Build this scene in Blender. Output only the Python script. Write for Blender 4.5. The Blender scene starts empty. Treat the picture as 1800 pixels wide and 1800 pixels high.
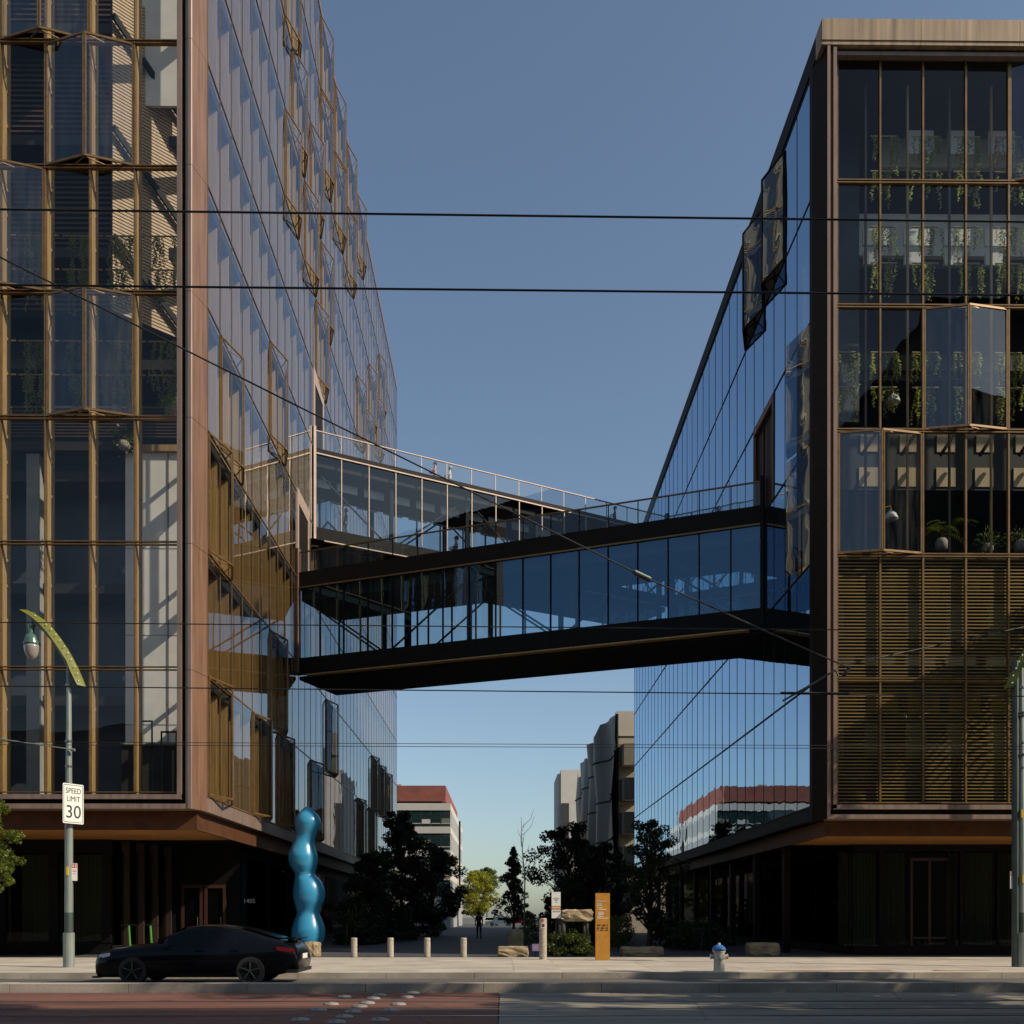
import bpy, bmesh, math, random
from mathutils import Vector, Matrix
R = math.radians
rnd = random.Random(11)
scene = bpy.context.scene
COL = scene.collection

# ------------------------------------------------------------------ camera
CAM_Z, F_PX, U0, V0, YAW = 1.6, 1700.0, 900.0, 1612.0, math.atan(16 / 1700)
cd = bpy.data.cameras.new('camera')
cam = bpy.data.objects.new('camera', cd); COL.objects.link(cam)
cd.sensor_fit = 'HORIZONTAL'; cd.sensor_width = 36.0; cd.lens = 36.0 * F_PX / 1800.0
cd.shift_y = (V0 - 900.0) / 1800.0
cd.clip_start = 0.1; cd.clip_end = 3000
cam.location = (0, 0, CAM_Z); cam.rotation_euler = (R(90), 0, -YAW)
scene.camera = cam

# ------------------------------------------------------------------ sky and sun
SUN = Vector((1.0, -0.40, 0.80)).normalized()          # towards the sun: from the right, a little behind the camera
SUN_EL = math.asin(SUN.z); SUN_AZ = math.atan2(SUN.x, SUN.y)
w = bpy.data.worlds.new('World'); scene.world = w; w.use_nodes = True
nt = w.node_tree; nt.nodes.clear()
sky = nt.nodes.new('ShaderNodeTexSky'); sky.sky_type = 'NISHITA'; sky.sun_disc = False
sky.sun_elevation = SUN_EL; sky.sun_rotation = SUN_AZ
sky.air_density = 1.0; sky.dust_density = 1.2; sky.ozone_density = 1.3; sky.altitude = 20
bg = nt.nodes.new('ShaderNodeBackground'); bg.inputs[1].default_value = 0.125
wo = nt.nodes.new('ShaderNodeOutputWorld')
wb = nt.nodes.new('ShaderNodeMixRGB'); wb.blend_type = 'MULTIPLY'; wb.inputs[0].default_value = 1.0; wb.inputs[2].default_value = (0.94, 1.01, 1.02, 1)
hs_ = nt.nodes.new('ShaderNodeHueSaturation'); hs_.inputs['Saturation'].default_value = 0.90
nt.links.new(sky.outputs[0], hs_.inputs['Color']); nt.links.new(hs_.outputs[0], wb.inputs[1]); nt.links.new(wb.outputs[0], bg.inputs[0]); nt.links.new(bg.outputs[0], wo.inputs[0])
sd = bpy.data.lights.new('sun', 'SUN'); sd.energy = 5.0; sd.angle = R(0.5); sd.color = (1.0, 0.88, 0.70)
sun = bpy.data.objects.new('sun', sd); COL.objects.link(sun)
sun.rotation_euler = SUN.to_track_quat('Z', 'Y').to_euler(); sun.location = (60, -30, 80)

vs = scene.view_settings
vs.view_transform = 'Standard'; vs.look = 'None'; vs.exposure = 0.0; vs.gamma = 1.0; vs.use_curve_mapping = False
scene.render.engine = 'CYCLES'
cy = scene.cycles
cy.use_denoising = True; cy.max_bounces = 12; cy.transparent_max_bounces = 28
cy.diffuse_bounces = 3; cy.glossy_bounces = 4; cy.transmission_bounces = 4
cy.caustics_reflective = False; cy.caustics_refractive = False
cy.sample_clamp_indirect = 4.0

# ------------------------------------------------------------------ helpers
def ray(u, v):
    a = (u - U0) / F_PX; b = (V0 - v) / F_PX; c, s = math.cos(YAW), math.sin(YAW)
    return Vector((c * a + s, -s * a + c, b))
def at(u, v, Y):
    d = ray(u, v); k = Y / d.y
    return Vector((d.x * k, Y, CAM_Z + d.z * k))
def gnd(u, v, z=0.0):
    d = ray(u, v); k = (z - CAM_Z) / d.z
    return Vector((d.x * k, d.y * k, z))
def xat(u, Y): return at(u, V0, Y).x
def zat(v, Y): return CAM_Z + (V0 - v) / F_PX * Y

WM = {}                                                 # world matrices of what is built so far
def tag(o, label=None, cat=None, group=None, kind=None):
    if label: o['label'] = label
    if cat: o['category'] = cat
    if group: o['group'] = group
    if kind: o['kind'] = kind
    return o
def thing(name, label, cat, loc=(0, 0, 0), group=None, kind=None):
    o = bpy.data.objects.new(name, None); COL.objects.link(o)
    o.empty_display_size = 0.2; o.location = loc
    WM[o.name] = Matrix.Translation(Vector(loc))
    return tag(o, label, cat, group, kind)
def attach(o, parent):
    if parent is not None:
        o.parent = parent; o.matrix_parent_inverse = WM[parent.name].inverted()
def inst(name, me, parent=None, loc=(0, 0, 0), rot=(0, 0, 0), scale=(1, 1, 1), mat=None):
    o = bpy.data.objects.new(name, me); COL.objects.link(o)
    o.location = loc; o.rotation_euler = rot; o.scale = scale
    WM[o.name] = Matrix.LocRotScale(Vector(loc), Matrix.Identity(3).to_euler() if rot == (0, 0, 0) else __import__('mathutils').Euler(rot), Vector(scale))
    attach(o, parent); return o
def copy_thing(root, loc, label=None, rz=None):
    r = root.copy(); COL.objects.link(r); r.location = loc
    if rz is not None: r.rotation_euler = (0, 0, rz)
    if label: r['label'] = label
    for ch in root.children:
        c = ch.copy(); COL.objects.link(c); c.parent = r
        for g in ch.children:
            d = g.copy(); COL.objects.link(d); d.parent = c
    return r

class MB:
    def __init__(s): s.v = []; s.f = []
    def quad(s, a, b, c, d):
        n = len(s.v); s.v += [tuple(a), tuple(b), tuple(c), tuple(d)]; s.f.append((n, n + 1, n + 2, n + 3)); return s
    def box(s, x0, x1, y0, y1, z0, z1):
        n = len(s.v)
        s.v += [(x0, y0, z0), (x1, y0, z0), (x1, y1, z0), (x0, y1, z0), (x0, y0, z1), (x1, y0, z1), (x1, y1, z1), (x0, y1, z1)]
        s.f += [tuple(n + i for i in q) for q in ((0, 3, 2, 1), (4, 5, 6, 7), (0, 1, 5, 4), (1, 2, 6, 5), (2, 3, 7, 6), (3, 0, 4, 7))]
        return s
    def bar(s, p, q, wd, ht, up=(0, 0, 1)):
        p, q, up = Vector(p), Vector(q), Vector(up); t = (q - p).normalized()
        if abs(t.dot(up)) > 0.99: up = Vector((1, 0, 0))
        a = t.cross(up).normalized() * wd / 2; b = a.cross(t).normalized() * ht / 2
        n = len(s.v)
        for c in (p, q): s.v += [tuple(c - a - b), tuple(c + a - b), tuple(c + a + b), tuple(c - a + b)]
        s.f += [tuple(n + i for i in k) for k in ((3, 2, 1, 0), (4, 5, 6, 7), (0, 1, 5, 4), (1, 2, 6, 5), (2, 3, 7, 6), (3, 0, 4, 7))]
        return s
    def tube(s, pts, r, n=8):
        pts = [Vector(p) for p in pts]; rs = r if isinstance(r, (list, tuple)) else [r] * len(pts)
        rings = []; prev = None
        for i, p in enumerate(pts):
            t = (pts[min(i + 1, len(pts) - 1)] - pts[max(i - 1, 0)]).normalized()
            if prev is None:
                prev = t.cross(Vector((0, 0, 1)) if abs(t.z) < 0.9 else Vector((1, 0, 0))).normalized()
            a = (prev - t * prev.dot(t)).normalized(); prev = a; b = t.cross(a)
            k = len(s.v); rings.append(k)
            for j in range(n):
                th = 2 * math.pi * j / n; s.v.append(tuple(p + (a * math.cos(th) + b * math.sin(th)) * rs[i]))
        for i in range(len(rings) - 1):
            for j in range(n):
                s.f.append((rings[i] + j, rings[i] + (j + 1) % n, rings[i + 1] + (j + 1) % n, rings[i + 1] + j))
        s.f.append(tuple(rings[0] + j for j in reversed(range(n)))); s.f.append(tuple(rings[-1] + j for j in range(n)))
        return s
    def lathe(s, prof, c=(0, 0, 0), n=20):
        return s.stack([(c[0], c[1], c[2] + z, r) for r, z in prof], n)
    def stack(s, rows, n=20):                            # rows of (x, y, z, r): rings one above the other
        rings = []
        for x, y, z, r in rows:
            rings.append(len(s.v))
            for j in range(n):
                th = 2 * math.pi * j / n; s.v.append((x + r * math.cos(th), y + r * math.sin(th), z))
        for i in range(len(rings) - 1):
            for j in range(n):
                s.f.append((rings[i] + j, rings[i] + (j + 1) % n, rings[i + 1] + (j + 1) % n, rings[i + 1] + j))
        s.f.append(tuple(rings[0] + j for j in reversed(range(n)))); s.f.append(tuple(rings[-1] + j for j in range(n)))
        return s
    def prism(s, poly, z0, z1):                          # plan polygon, anticlockwise, raised from z0 to z1
        n = len(s.v); m = len(poly)
        s.v += [(x, y, z0) for x, y in poly] + [(x, y, z1) for x, y in poly]
        s.f += [tuple(n + i for i in reversed(range(m))), tuple(n + m + i for i in range(m))]
        s.f += [(n + i, n + (i + 1) % m, n + m + (i + 1) % m, n + m + i) for i in range(m)]
        return s
    def mesh(s, name, mat, smooth=False):
        me = bpy.data.meshes.new(name); me.from_pydata(s.v, [], s.f); me.update()
        if mat: me.materials.append(mat)
        if smooth: me.polygons.foreach_set('use_smooth', [True] * len(me.polygons))
        return me
    def build(s, name, mat, parent=None, smooth=False, kind=None):
        o = inst(name, s.mesh(name, mat, smooth), parent)
        if kind: o['kind'] = kind
        return o

# ------------------------------------------------------------------ materials
def new_mat(name):
    m = bpy.data.materials.new(name); m.use_nodes = True; n = m.node_tree; n.nodes.clear()
    out = n.nodes.new('ShaderNodeOutputMaterial'); return m, n, out
def noise_col(n, col, var, scale, detail=5, coord='Object', stretch=None, rough=None):
    tc = n.nodes.new('ShaderNodeTexCoord'); no = n.nodes.new('ShaderNodeTexNoise')
    no.inputs['Scale'].default_value = scale; no.inputs['Detail'].default_value = detail
    if stretch:
        mp = n.nodes.new('ShaderNodeMapping'); mp.inputs['Scale'].default_value = stretch
        n.links.new(tc.outputs[coord], mp.inputs[0]); n.links.new(mp.outputs[0], no.inputs[0])
    else: n.links.new(tc.outputs[coord], no.inputs[0])
    cr = n.nodes.new('ShaderNodeValToRGB')
    lo = [max(0, c * (1 - var)) for c in col] + [1]; hi = [min(1, c * (1 + var)) for c in col] + [1]
    cr.color_ramp.elements[0].position = 0.3; cr.color_ramp.elements[1].position = 0.7
    cr.color_ramp.elements[0].color = lo; cr.color_ramp.elements[1].color = hi
    n.links.new(no.outputs[0], cr.inputs[0]); return cr, no
def pbr(name, col, rough=0.6, metal=0.0, var=0.18, scale=3.0, bump=0.0, stretch=None, coat=0.0, spec=0.5, alpha=None):
    m, n, out = new_mat(name); b = n.nodes.new('ShaderNodeBsdfPrincipled')
    b.inputs['Roughness'].default_value = rough; b.inputs['Metallic'].default_value = metal
    b.inputs['Specular IOR Level'].default_value = spec
    b.inputs['Coat Weight'].default_value = coat
    cr, no = noise_col(n, col, var, scale, stretch=stretch)
    n.links.new(cr.outputs[0], b.inputs['Base Color'])
    if bump:
        bp = n.nodes.new('ShaderNodeBump'); bp.inputs['Strength'].default_value = bump; bp.inputs['Distance'].default_value = 0.02
        n.links.new(no.outputs[0], bp.inputs['Height']); n.links.new(bp.outputs[0], b.inputs['Normal'])
    n.links.new(b.outputs[0], out.inputs[0]); return m
def ground_mat(name, col, var=0.15, scale=6.0, stain=0.35, stretch=(1, 1, 1), crack=0.0):
    """worn paving: fine grain, broad blotches, dark spots and a few hairline cracks"""
    m, n, out = new_mat(name); L = n.links.new; b = n.nodes.new('ShaderNodeBsdfPrincipled'); b.inputs['Roughness'].default_value = 0.85
    cr, no = noise_col(n, col, var, scale * 6, coord='Object', stretch=stretch)
    geo = n.nodes.new('ShaderNodeNewGeometry'); mp = n.nodes.new('ShaderNodeMapping'); mp.inputs['Scale'].default_value = stretch; L(geo.outputs['Position'], mp.inputs[0])
    n2 = n.nodes.new('ShaderNodeTexNoise'); n2.inputs['Scale'].default_value = 0.7; n2.inputs['Detail'].default_value = 7; n2.inputs['Roughness'].default_value = 0.65; L(mp.outputs[0], n2.inputs[0])
    r2 = n.nodes.new('ShaderNodeMapRange'); r2.inputs[1].default_value = 0.35; r2.inputs[2].default_value = 0.62; r2.inputs[3].default_value = 1 - stain; r2.inputs[4].default_value = 1.06; L(n2.outputs[0], r2.inputs[0])
    mx = n.nodes.new('ShaderNodeMixRGB'); mx.blend_type = 'MULTIPLY'; mx.inputs[0].default_value = 1; L(cr.outputs[0], mx.inputs[1]); L(r2.outputs[0], mx.inputs[2])
    vo = n.nodes.new('ShaderNodeTexVoronoi'); vo.inputs['Scale'].default_value = 2.2; L(geo.outputs['Position'], vo.inputs[0])
    r3 = n.nodes.new('ShaderNodeMapRange'); r3.inputs[1].default_value = 0.03; r3.inputs[2].default_value = 0.06; r3.inputs[3].default_value = 0.55; r3.inputs[4].default_value = 1.0; L(vo.outputs['Distance'], r3.inputs[0])
    m3 = n.nodes.new('ShaderNodeMixRGB'); m3.blend_type = 'MULTIPLY'; m3.inputs[0].default_value = 1; L(mx.outputs[0], m3.inputs[1]); L(r3.outputs[0], m3.inputs[2]); last = m3
    if crack:
        v2 = n.nodes.new('ShaderNodeTexVoronoi'); v2.feature = 'DISTANCE_TO_EDGE'; v2.inputs['Scale'].default_value = 0.28
        w2 = n.nodes.new('ShaderNodeMixRGB'); w2.inputs[0].default_value = 0.12; L(geo.outputs['Position'], w2.inputs[1]); L(n2.outputs[1], w2.inputs[2]); L(w2.outputs[0], v2.inputs[0])
        r4 = n.nodes.new('ShaderNodeMapRange'); r4.inputs[1].default_value = 0.0; r4.inputs[2].default_value = 0.006; r4.inputs[3].default_value = 1 - crack; r4.inputs[4].default_value = 1.0; L(v2.outputs['Distance'], r4.inputs[0])
        m4 = n.nodes.new('ShaderNodeMixRGB'); m4.blend_type = 'MULTIPLY'; m4.inputs[0].default_value = 1; L(m3.outputs[0], m4.inputs[1]); L(r4.outputs[0], m4.inputs[2]); last = m4
    bp = n.nodes.new('ShaderNodeBump'); bp.inputs['Strength'].default_value = 0.3; bp.inputs['Distance'].default_value = 0.015; L(no.outputs[0], bp.inputs['Height']); L(bp.outputs[0], b.inputs['Normal'])
    L(last.outputs[0], b.inputs['Base Color']); L(b.outputs[0], out.inputs[0]); return m
def glass(name, tint=(0.62, 0.68, 0.68), refl=(0.95, 0.97, 1.0), f0=0.09, wave=0.02, power=4.0, dirt=0.0):
    """thin coated pane: tinted see-through plus a mirror that grows towards grazing angles"""
    m, n, out = new_mat(name); L = n.links.new
    tr = n.nodes.new('ShaderNodeBsdfTransparent'); tr.inputs[0].default_value = (*tint, 1)
    gl = n.nodes.new('ShaderNodeBsdfGlossy'); gl.inputs['Roughness'].default_value = 0.0; gl.inputs[0].default_value = (*refl, 1)
    lw = n.nodes.new('ShaderNodeLayerWeight'); lw.inputs[0].default_value = 0.5
    pw = n.nodes.new('ShaderNodeMath'); pw.operation = 'POWER'; pw.inputs[1].default_value = power
    ml = n.nodes.new('ShaderNodeMath'); ml.operation = 'MULTIPLY_ADD'; ml.inputs[1].default_value = 1 - f0; ml.inputs[2].default_value = f0
    L(lw.outputs['Facing'], pw.inputs[0]); L(pw.outputs[0], ml.inputs[0])
    tc = n.nodes.new('ShaderNodeTexCoord'); no = n.nodes.new('ShaderNodeTexNoise'); no.inputs['Scale'].default_value = 0.9; no.inputs['Detail'].default_value = 1.0
    L(tc.outputs['Object'], no.inputs[0])
    bp = n.nodes.new('ShaderNodeBump'); bp.inputs['Strength'].default_value = wave; bp.inputs['Distance'].default_value = 0.1
    L(no.outputs[0], bp.inputs['Height']); L(bp.outputs[0], gl.inputs['Normal'])
    mx = n.nodes.new('ShaderNodeMixShader'); L(ml.outputs[0], mx.inputs[0]); L(tr.outputs[0], mx.inputs[1]); L(gl.outputs[0], mx.inputs[2])
    last = mx
    if dirt:
        df = n.nodes.new('ShaderNodeBsdfDiffuse'); df.inputs[0].default_value = (0.5, 0.48, 0.44, 1)
        n2 = n.nodes.new('ShaderNodeTexNoise'); n2.inputs['Scale'].default_value = 2.5; n2.inputs['Detail'].default_value = 6
        mp = n.nodes.new('ShaderNodeMapping'); mp.inputs['Scale'].default_value = (2.0, 2.0, 0.25)
        L(tc.outputs['Object'], mp.inputs[0]); L(mp.outputs[0], n2.inputs[0])
        mr = n.nodes.new('ShaderNodeMapRange'); mr.inputs[1].default_value = 0.4; mr.inputs[2].default_value = 0.8; mr.inputs[3].default_value = 0.0; mr.inputs[4].default_value = dirt
        L(n2.outputs[0], mr.inputs[0])
        m2 = n.nodes.new('ShaderNodeMixShader'); L(mr.outputs[0], m2.inputs[0]); L(mx.outputs[0], m2.inputs[1]); L(df.outputs[0], m2.inputs[2]); last = m2
    L(last.outputs[0], out.inputs[0]); return m
def leaf_mat(name, col, var=0.45, trans=0.35):
    m, n, out = new_mat(name); L = n.links.new
    d = n.nodes.new('ShaderNodeBsdfPrincipled'); d.inputs['Roughness'].default_value = 0.45; d.inputs['Specular IOR Level'].default_value = 0.35
    t = n.nodes.new('ShaderNodeBsdfTranslucent')
    cr, no = noise_col(n, col, var, 1.7, detail=3)
    L(cr.outputs[0], d.inputs['Base Color'])
    hs = n.nodes.new('ShaderNodeMixRGB'); hs.blend_type = 'MULTIPLY'; hs.inputs[0].default_value = 1; hs.inputs[2].default_value = (1.6, 1.5, 0.6, 1)
    L(cr.outputs[0], hs.inputs[1]); L(hs.outputs[0], t.inputs[0])
    mx = n.nodes.new('ShaderNodeMixShader'); mx.inputs[0].default_value = trans
    L(d.outputs[0], mx.inputs[1]); L(t.outputs[0], mx.inputs[2]); L(mx.outputs[0], out.inputs[0]); return m

M = {}
M['glass_front'] = glass('glass_front', (0.88, 0.89, 0.87), f0=0.035, wave=0.03, power=5.0)
M['glass_right'] = glass('glass_right', (0.84, 0.87, 0.86), f0=0.03, wave=0.05, power=5.0)
M['glass_lane_left'] = glass('glass_lane_left', (0.88, 0.88, 0.86), f0=0.08, wave=0.02, power=3.6)
M['glass_lane_right'] = glass('glass_lane_right', (0.28, 0.34, 0.40), (0.62, 0.80, 1.0), f0=0.30, wave=0.05, power=2.2)
M['glass_bridge'] = glass('glass_bridge', (0.70, 0.82, 0.86), (0.42, 0.70, 1.0), f0=0.16, wave=0.03, power=3.5)
M['glass_rail'] = glass('glass_rail', (0.80, 0.84, 0.84), f0=0.06, wave=0.01)
M['glass_dark'] = glass('glass_dark', (0.5, 0.53, 0.48), f0=0.02, wave=0.03, power=7)
M['glass_shade'] = glass('glass_shade', (0.2, 0.2, 0.2), (0.6, 0.6, 0.6), f0=0.01, wave=0.03, power=14)
M['copper'] = pbr('copper_panel', (0.185, 0.10, 0.063), 0.5, 0.1, 0.28, 2.2, stretch=(3, 3, 0.22))
M['portal_dark'] = pbr('portal_dark', (0.03, 0.015, 0.01), 0.6, 0, 0.2, 2)
M['copper_pale'] = pbr('copper_trim', (0.22, 0.152, 0.122), 0.45, 0.15, 0.22, 2.2, stretch=(3, 3, 0.3))
M['bronze'] = pbr('bronze_frame', (0.20, 0.115, 0.045), 0.4, 0.45, 0.2, 4)
M['bronze_dark'] = pbr('dark_bronze', (0.012, 0.008, 0.006), 0.6, 0.0, 0.25, 2, spec=0.15)
M['fascia'] = pbr('fascia_brown', (0.085, 0.036, 0.016), 0.55, 0.0, 0.2, 2, spec=0.15)
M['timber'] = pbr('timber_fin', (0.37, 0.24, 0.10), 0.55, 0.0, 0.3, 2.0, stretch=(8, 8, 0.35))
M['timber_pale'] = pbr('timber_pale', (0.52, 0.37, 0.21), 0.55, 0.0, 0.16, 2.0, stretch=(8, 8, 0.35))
M['soffit'] = pbr('soffit_timber', (0.40, 0.175, 0.045), 0.55, 0.0, 0.5, 2.5, stretch=(0.4, 6, 6))
M['white'] = pbr('white_wall', (0.74, 0.73, 0.70), 0.7, 0, 0.06, 1.5)
M['grey_wall'] = pbr('grey_wall', (0.30, 0.30, 0.29), 0.7, 0, 0.1, 1.5)
M['dark'] = pbr('dark_interior', (0.022, 0.022, 0.022), 0.7, 0, 0.3, 0.8)
M['blue_dark'] = pbr('dark_blue_wall', (0.05, 0.06, 0.075), 0.5, 0, 0.3, 0.7)
M['slab'] = pbr('slab_edge', (0.022, 0.02, 0.017), 0.6, 0, 0.2, 1.0)
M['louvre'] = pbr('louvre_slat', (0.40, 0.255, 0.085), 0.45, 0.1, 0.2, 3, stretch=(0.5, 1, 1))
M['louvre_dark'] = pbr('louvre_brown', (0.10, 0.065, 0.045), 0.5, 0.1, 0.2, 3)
M['slat_tan'] = pbr('slat_tan', (0.36, 0.245, 0.13), 0.55, 0, 0.22, 3)
M['rail_pale'] = pbr('pale_copper_rail', (0.42, 0.31, 0.25), 0.45, 0.1, 0.12, 3)
M['glass_open'] = glass('glass_open', (0.80, 0.82, 0.81), (0.85, 0.93, 1.0), f0=0.08, wave=0.04, power=3.8, dirt=0.05)
M['black'] = pbr('black_metal', (0.007, 0.007, 0.007), 0.6, 0.0, 0.3, 3, spec=0.12)
M['concrete'] = ground_mat('sidewalk_concrete', (0.45, 0.395, 0.325), 0.12, 6, 0.22)
M['kerb'] = ground_mat('kerb_concrete', (0.40, 0.35, 0.285), 0.16, 5, 0.35)
M['track'] = ground_mat('track_concrete', (0.25, 0.22, 0.175), 0.18, 3, 0.45, (0.25, 2.0, 1), 0.5)
M['red'] = ground_mat('red_lane_paint', (0.18, 0.072, 0.048), 0.22, 3, 0.6, (0.25, 2.0, 1), 0.5)
M['asphalt'] = ground_mat('asphalt', (0.12, 0.11, 0.095), 0.25, 6, 0.4, (0.35, 1.5, 1), 0.4)
M['paver'] = pbr('lane_pavers', (0.055, 0.056, 0.06), 0.8, 0, 0.3, 4, bump=0.3)
M['steel'] = pbr('rail_steel', (0.25, 0.24, 0.23), 0.3, 0.9, 0.2, 2)
M['wire'] = pbr('wire_black', (0.02, 0.02, 0.02), 0.5, 0.3, 0.1, 2)
M['pole'] = pbr('pole_green_grey', (0.23, 0.26, 0.235), 0.5, 0.3, 0.15, 3, stretch=(2, 2, 0.5))
M['pole_dark'] = pbr('pole_dark_green', (0.055, 0.075, 0.065), 0.5, 0.3, 0.2, 3)
M['leaf_lime'] = pbr('lime_blade_paint', (0.15, 0.155, 0.008), 0.45, 0.0, 0.15, 4)
M['lamp_green'] = pbr('lamp_green', (0.09, 0.17, 0.13), 0.25, 0.3, 0.2, 4, coat=0.4)
M['lamp_glass'] = pbr('frosted_lamp_glass', (0.30, 0.27, 0.25), 0.2, 0, 0.15, 6, coat=0.3)
M['sign_white'] = pbr('sign_white', (0.74, 0.73, 0.68), 0.45, 0, 0.04, 4)
M['ink'] = pbr('sign_black', (0.02, 0.02, 0.02), 0.5, 0, 0.05, 2)
M['ink_red'] = pbr('sign_red', (0.55, 0.04, 0.03), 0.45, 0, 0.08, 2)
M['ink_white'] = pbr('sign_lettering_white', (0.75, 0.73, 0.68), 0.5, 0, 0.05, 2)
M['yellow'] = pbr('yellow_tape', (0.65, 0.42, 0.02), 0.5, 0, 0.1, 2)
M['blue_gloss'] = pbr('blue_enamel', (0.035, 0.275, 0.48), 0.32, 0.0, 0.22, 55, coat=0.35)
M['totem'] = pbr('orange_steel', (0.52, 0.235, 0.03), 0.5, 0.1, 0.12, 5)
M['stone'] = pbr('tan_boulder', (0.33, 0.25, 0.145), 0.8, 0, 0.4, 2.5, bump=0.6)
M['hyd_white'] = pbr('weathered_white', (0.66, 0.58, 0.46), 0.6, 0, 0.35, 9, bump=0.2)
M['hyd_blue'] = pbr('hydrant_blue', (0.06, 0.20, 0.50), 0.35, 0, 0.2, 6)
M['rust'] = pbr('rust', (0.30, 0.12, 0.035), 0.85, 0, 0.35, 8)
M['car'] = pbr('car_paint_black', (0.003, 0.0035, 0.005), 0.2, 0.0, 0.1, 2, coat=0.12, spec=0.15)
M['tyre'] = pbr('tyre', (0.012, 0.012, 0.012), 0.8, 0, 0.2, 4)
M['alloy'] = pbr('alloy_rim', (0.30, 0.30, 0.31), 0.3, 0.8, 0.1, 4)
M['car_glass'] = pbr('car_glass', (0.004, 0.005, 0.006), 0.08, 0, 0.1, 1, coat=0.0, spec=0.2)
M['tail'] = pbr('tail_lamp', (0.14, 0.006, 0.007), 0.2, 0, 0.1, 3, coat=0.8)
M['headlamp'] = pbr('head_lamp', (0.55, 0.58, 0.62), 0.15, 0.2, 0.1, 3, coat=0.8)
M['bark'] = pbr('bark', (0.10, 0.075, 0.05), 0.9, 0, 0.35, 6, bump=0.5)
M['bark_pale'] = pbr('bark_pale', (0.32, 0.27, 0.2), 0.85, 0, 0.3, 6, bump=0.5)
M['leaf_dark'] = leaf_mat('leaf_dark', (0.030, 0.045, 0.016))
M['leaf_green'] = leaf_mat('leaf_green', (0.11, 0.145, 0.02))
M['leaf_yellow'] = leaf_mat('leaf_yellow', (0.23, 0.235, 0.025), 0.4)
M['leaf_hedge'] = leaf_mat('leaf_hedge', (0.07, 0.10, 0.02))
M['leaf_vine'] = leaf_mat('leaf_vine', (0.30, 0.35, 0.17), 0.35, 0.45)
M['brick_red'] = pbr('red_penthouse', (0.23, 0.07, 0.048), 0.75, 0, 0.18, 1.0)
M['render_white'] = pbr('white_render', (0.52, 0.48, 0.43), 0.8, 0, 0.06, 0.6)
M['beige'] = pbr('beige_concrete', (0.34, 0.30, 0.245), 0.8, 0, 0.2, 0.8)
M['wave'] = pbr('grey_curved_cladding', (0.05, 0.048, 0.045), 0.5, 0.1, 0.6, 0.35, stretch=(1, 1, 0.3))
M['window_green'] = pbr('far_window', (0.015, 0.03, 0.028), 0.08, 0, 0.4, 0.6, coat=0.5)
M['skin'] = pbr('skin', (0.45, 0.27, 0.19), 0.55, 0, 0.06, 5)
M['hair'] = pbr('hair_dark', (0.03, 0.02, 0.015), 0.6, 0, 0.2, 20)
M['lime'] = pbr('scooter_green', (0.06, 0.24, 0.02), 0.4, 0, 0.1, 3)
M['fin_reflect'] = pbr('timber_bridge_tint', (0.34, 0.205, 0.07), 0.55, 0.0, 0.25, 2.0, stretch=(8, 8, 0.35))  # same fin timber, recoloured for the bridge's shade and reflection
M['glass_clear'] = glass('glass_clear', (0.82, 0.88, 0.89), (0.75, 0.9, 1.0), f0=0.05, wave=0.03, power=4.5)
M['purple'] = pbr('purple_sign', (0.20, 0.12, 0.27), 0.5, 0, 0.1, 3)
M['terracotta'] = pbr('pot_grey', (0.28, 0.24, 0.21), 0.7, 0, 0.15, 5)
M['disc'] = pbr('dome_marker', (0.25, 0.235, 0.215), 0.5, 0, 0.2, 9, bump=0.2)
M['curtain'] = pbr('curtain', (0.15, 0.155, 0.10), 0.9, 0, 0.3, 2, stretch=(6, 6, 0.15))
# ================================================================== the ground
SW = 0.15                                                # sidewalk level
KERB_Y = 25.2
def struct(o): o['kind'] = 'structure'; return o
struct(MB().quad((-900, -300, -0.03), (900, -300, -0.03), (900, 2200, -0.03), (-900, 2200, -0.03)).build('ground', M['asphalt']))
struct(MB().box(-90, 90, 20.95, KERB_Y, -0.6, 0.0).build('road', M['asphalt']))
RED_X = xat(876, 17.5)
struct(MB().box(-90, RED_X, 9.0, 20.45, -0.6, 0.004).build('red_lane', M['red']))
struct(MB().box(RED_X + 0.02, 90, 9.0, 20.45, -0.6, 0.0).build('tram_pavement', M['track']))
struct(MB().box(-90, 90, -6.0, 8.98, -0.6, 0.0).build('near_road', M['asphalt']))
tracks = thing('tram_track', None, None, (0, 17, 0), kind='structure')
for y in (18.28, 16.84, 15.62):
    MB().box(-90, 90, y - 0.035, y + 0.035, -0.3, 0.010).build('rail', M['steel'], tracks)
    MB().box(-90, 90, y + 0.04, y + 0.10, -0.3, 0.006).build('flange_groove', M['black'], tracks)
# pavement slabs with open joints over a bedding sheet
walk = MB().box(-90, 90, KERB_Y + 0.16, 34.9, -0.5, SW - 0.02).build('sidewalk', M['asphalt']); struct(walk)
SL = 1.29
slab_me = MB().box(0.004, SL - 0.004, 0.004, SL - 0.004, -0.05, 0).mesh('slab', M['concrete'])
slab_me2 = MB().box(0.004, SL - 0.004, 0.004, SL - 0.004, -0.05, 0).mesh('slab', ground_mat('sidewalk_concrete_pale', (0.50, 0.44, 0.36), 0.12, 6, 0.2))
ny = int((34.9 - KERB_Y - 0.16) / SL); y0s = KERB_Y + 0.165
for i in range(-15, 16):
    for j in range(ny):
        inst('slab', rnd.choice((slab_me, slab_me, slab_me2)), walk, (i * SL + 0.3, y0s + j * SL, SW + rnd.uniform(-0.003, 0.003)))
for xa, xb in ((-90, -15 * SL + 0.3), (16 * SL + 0.3, 90)):
    MB().box(xa, xb, y0s, y0s + ny * SL, SW - 0.05, SW).build('paving', M['concrete'], walk)
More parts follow.
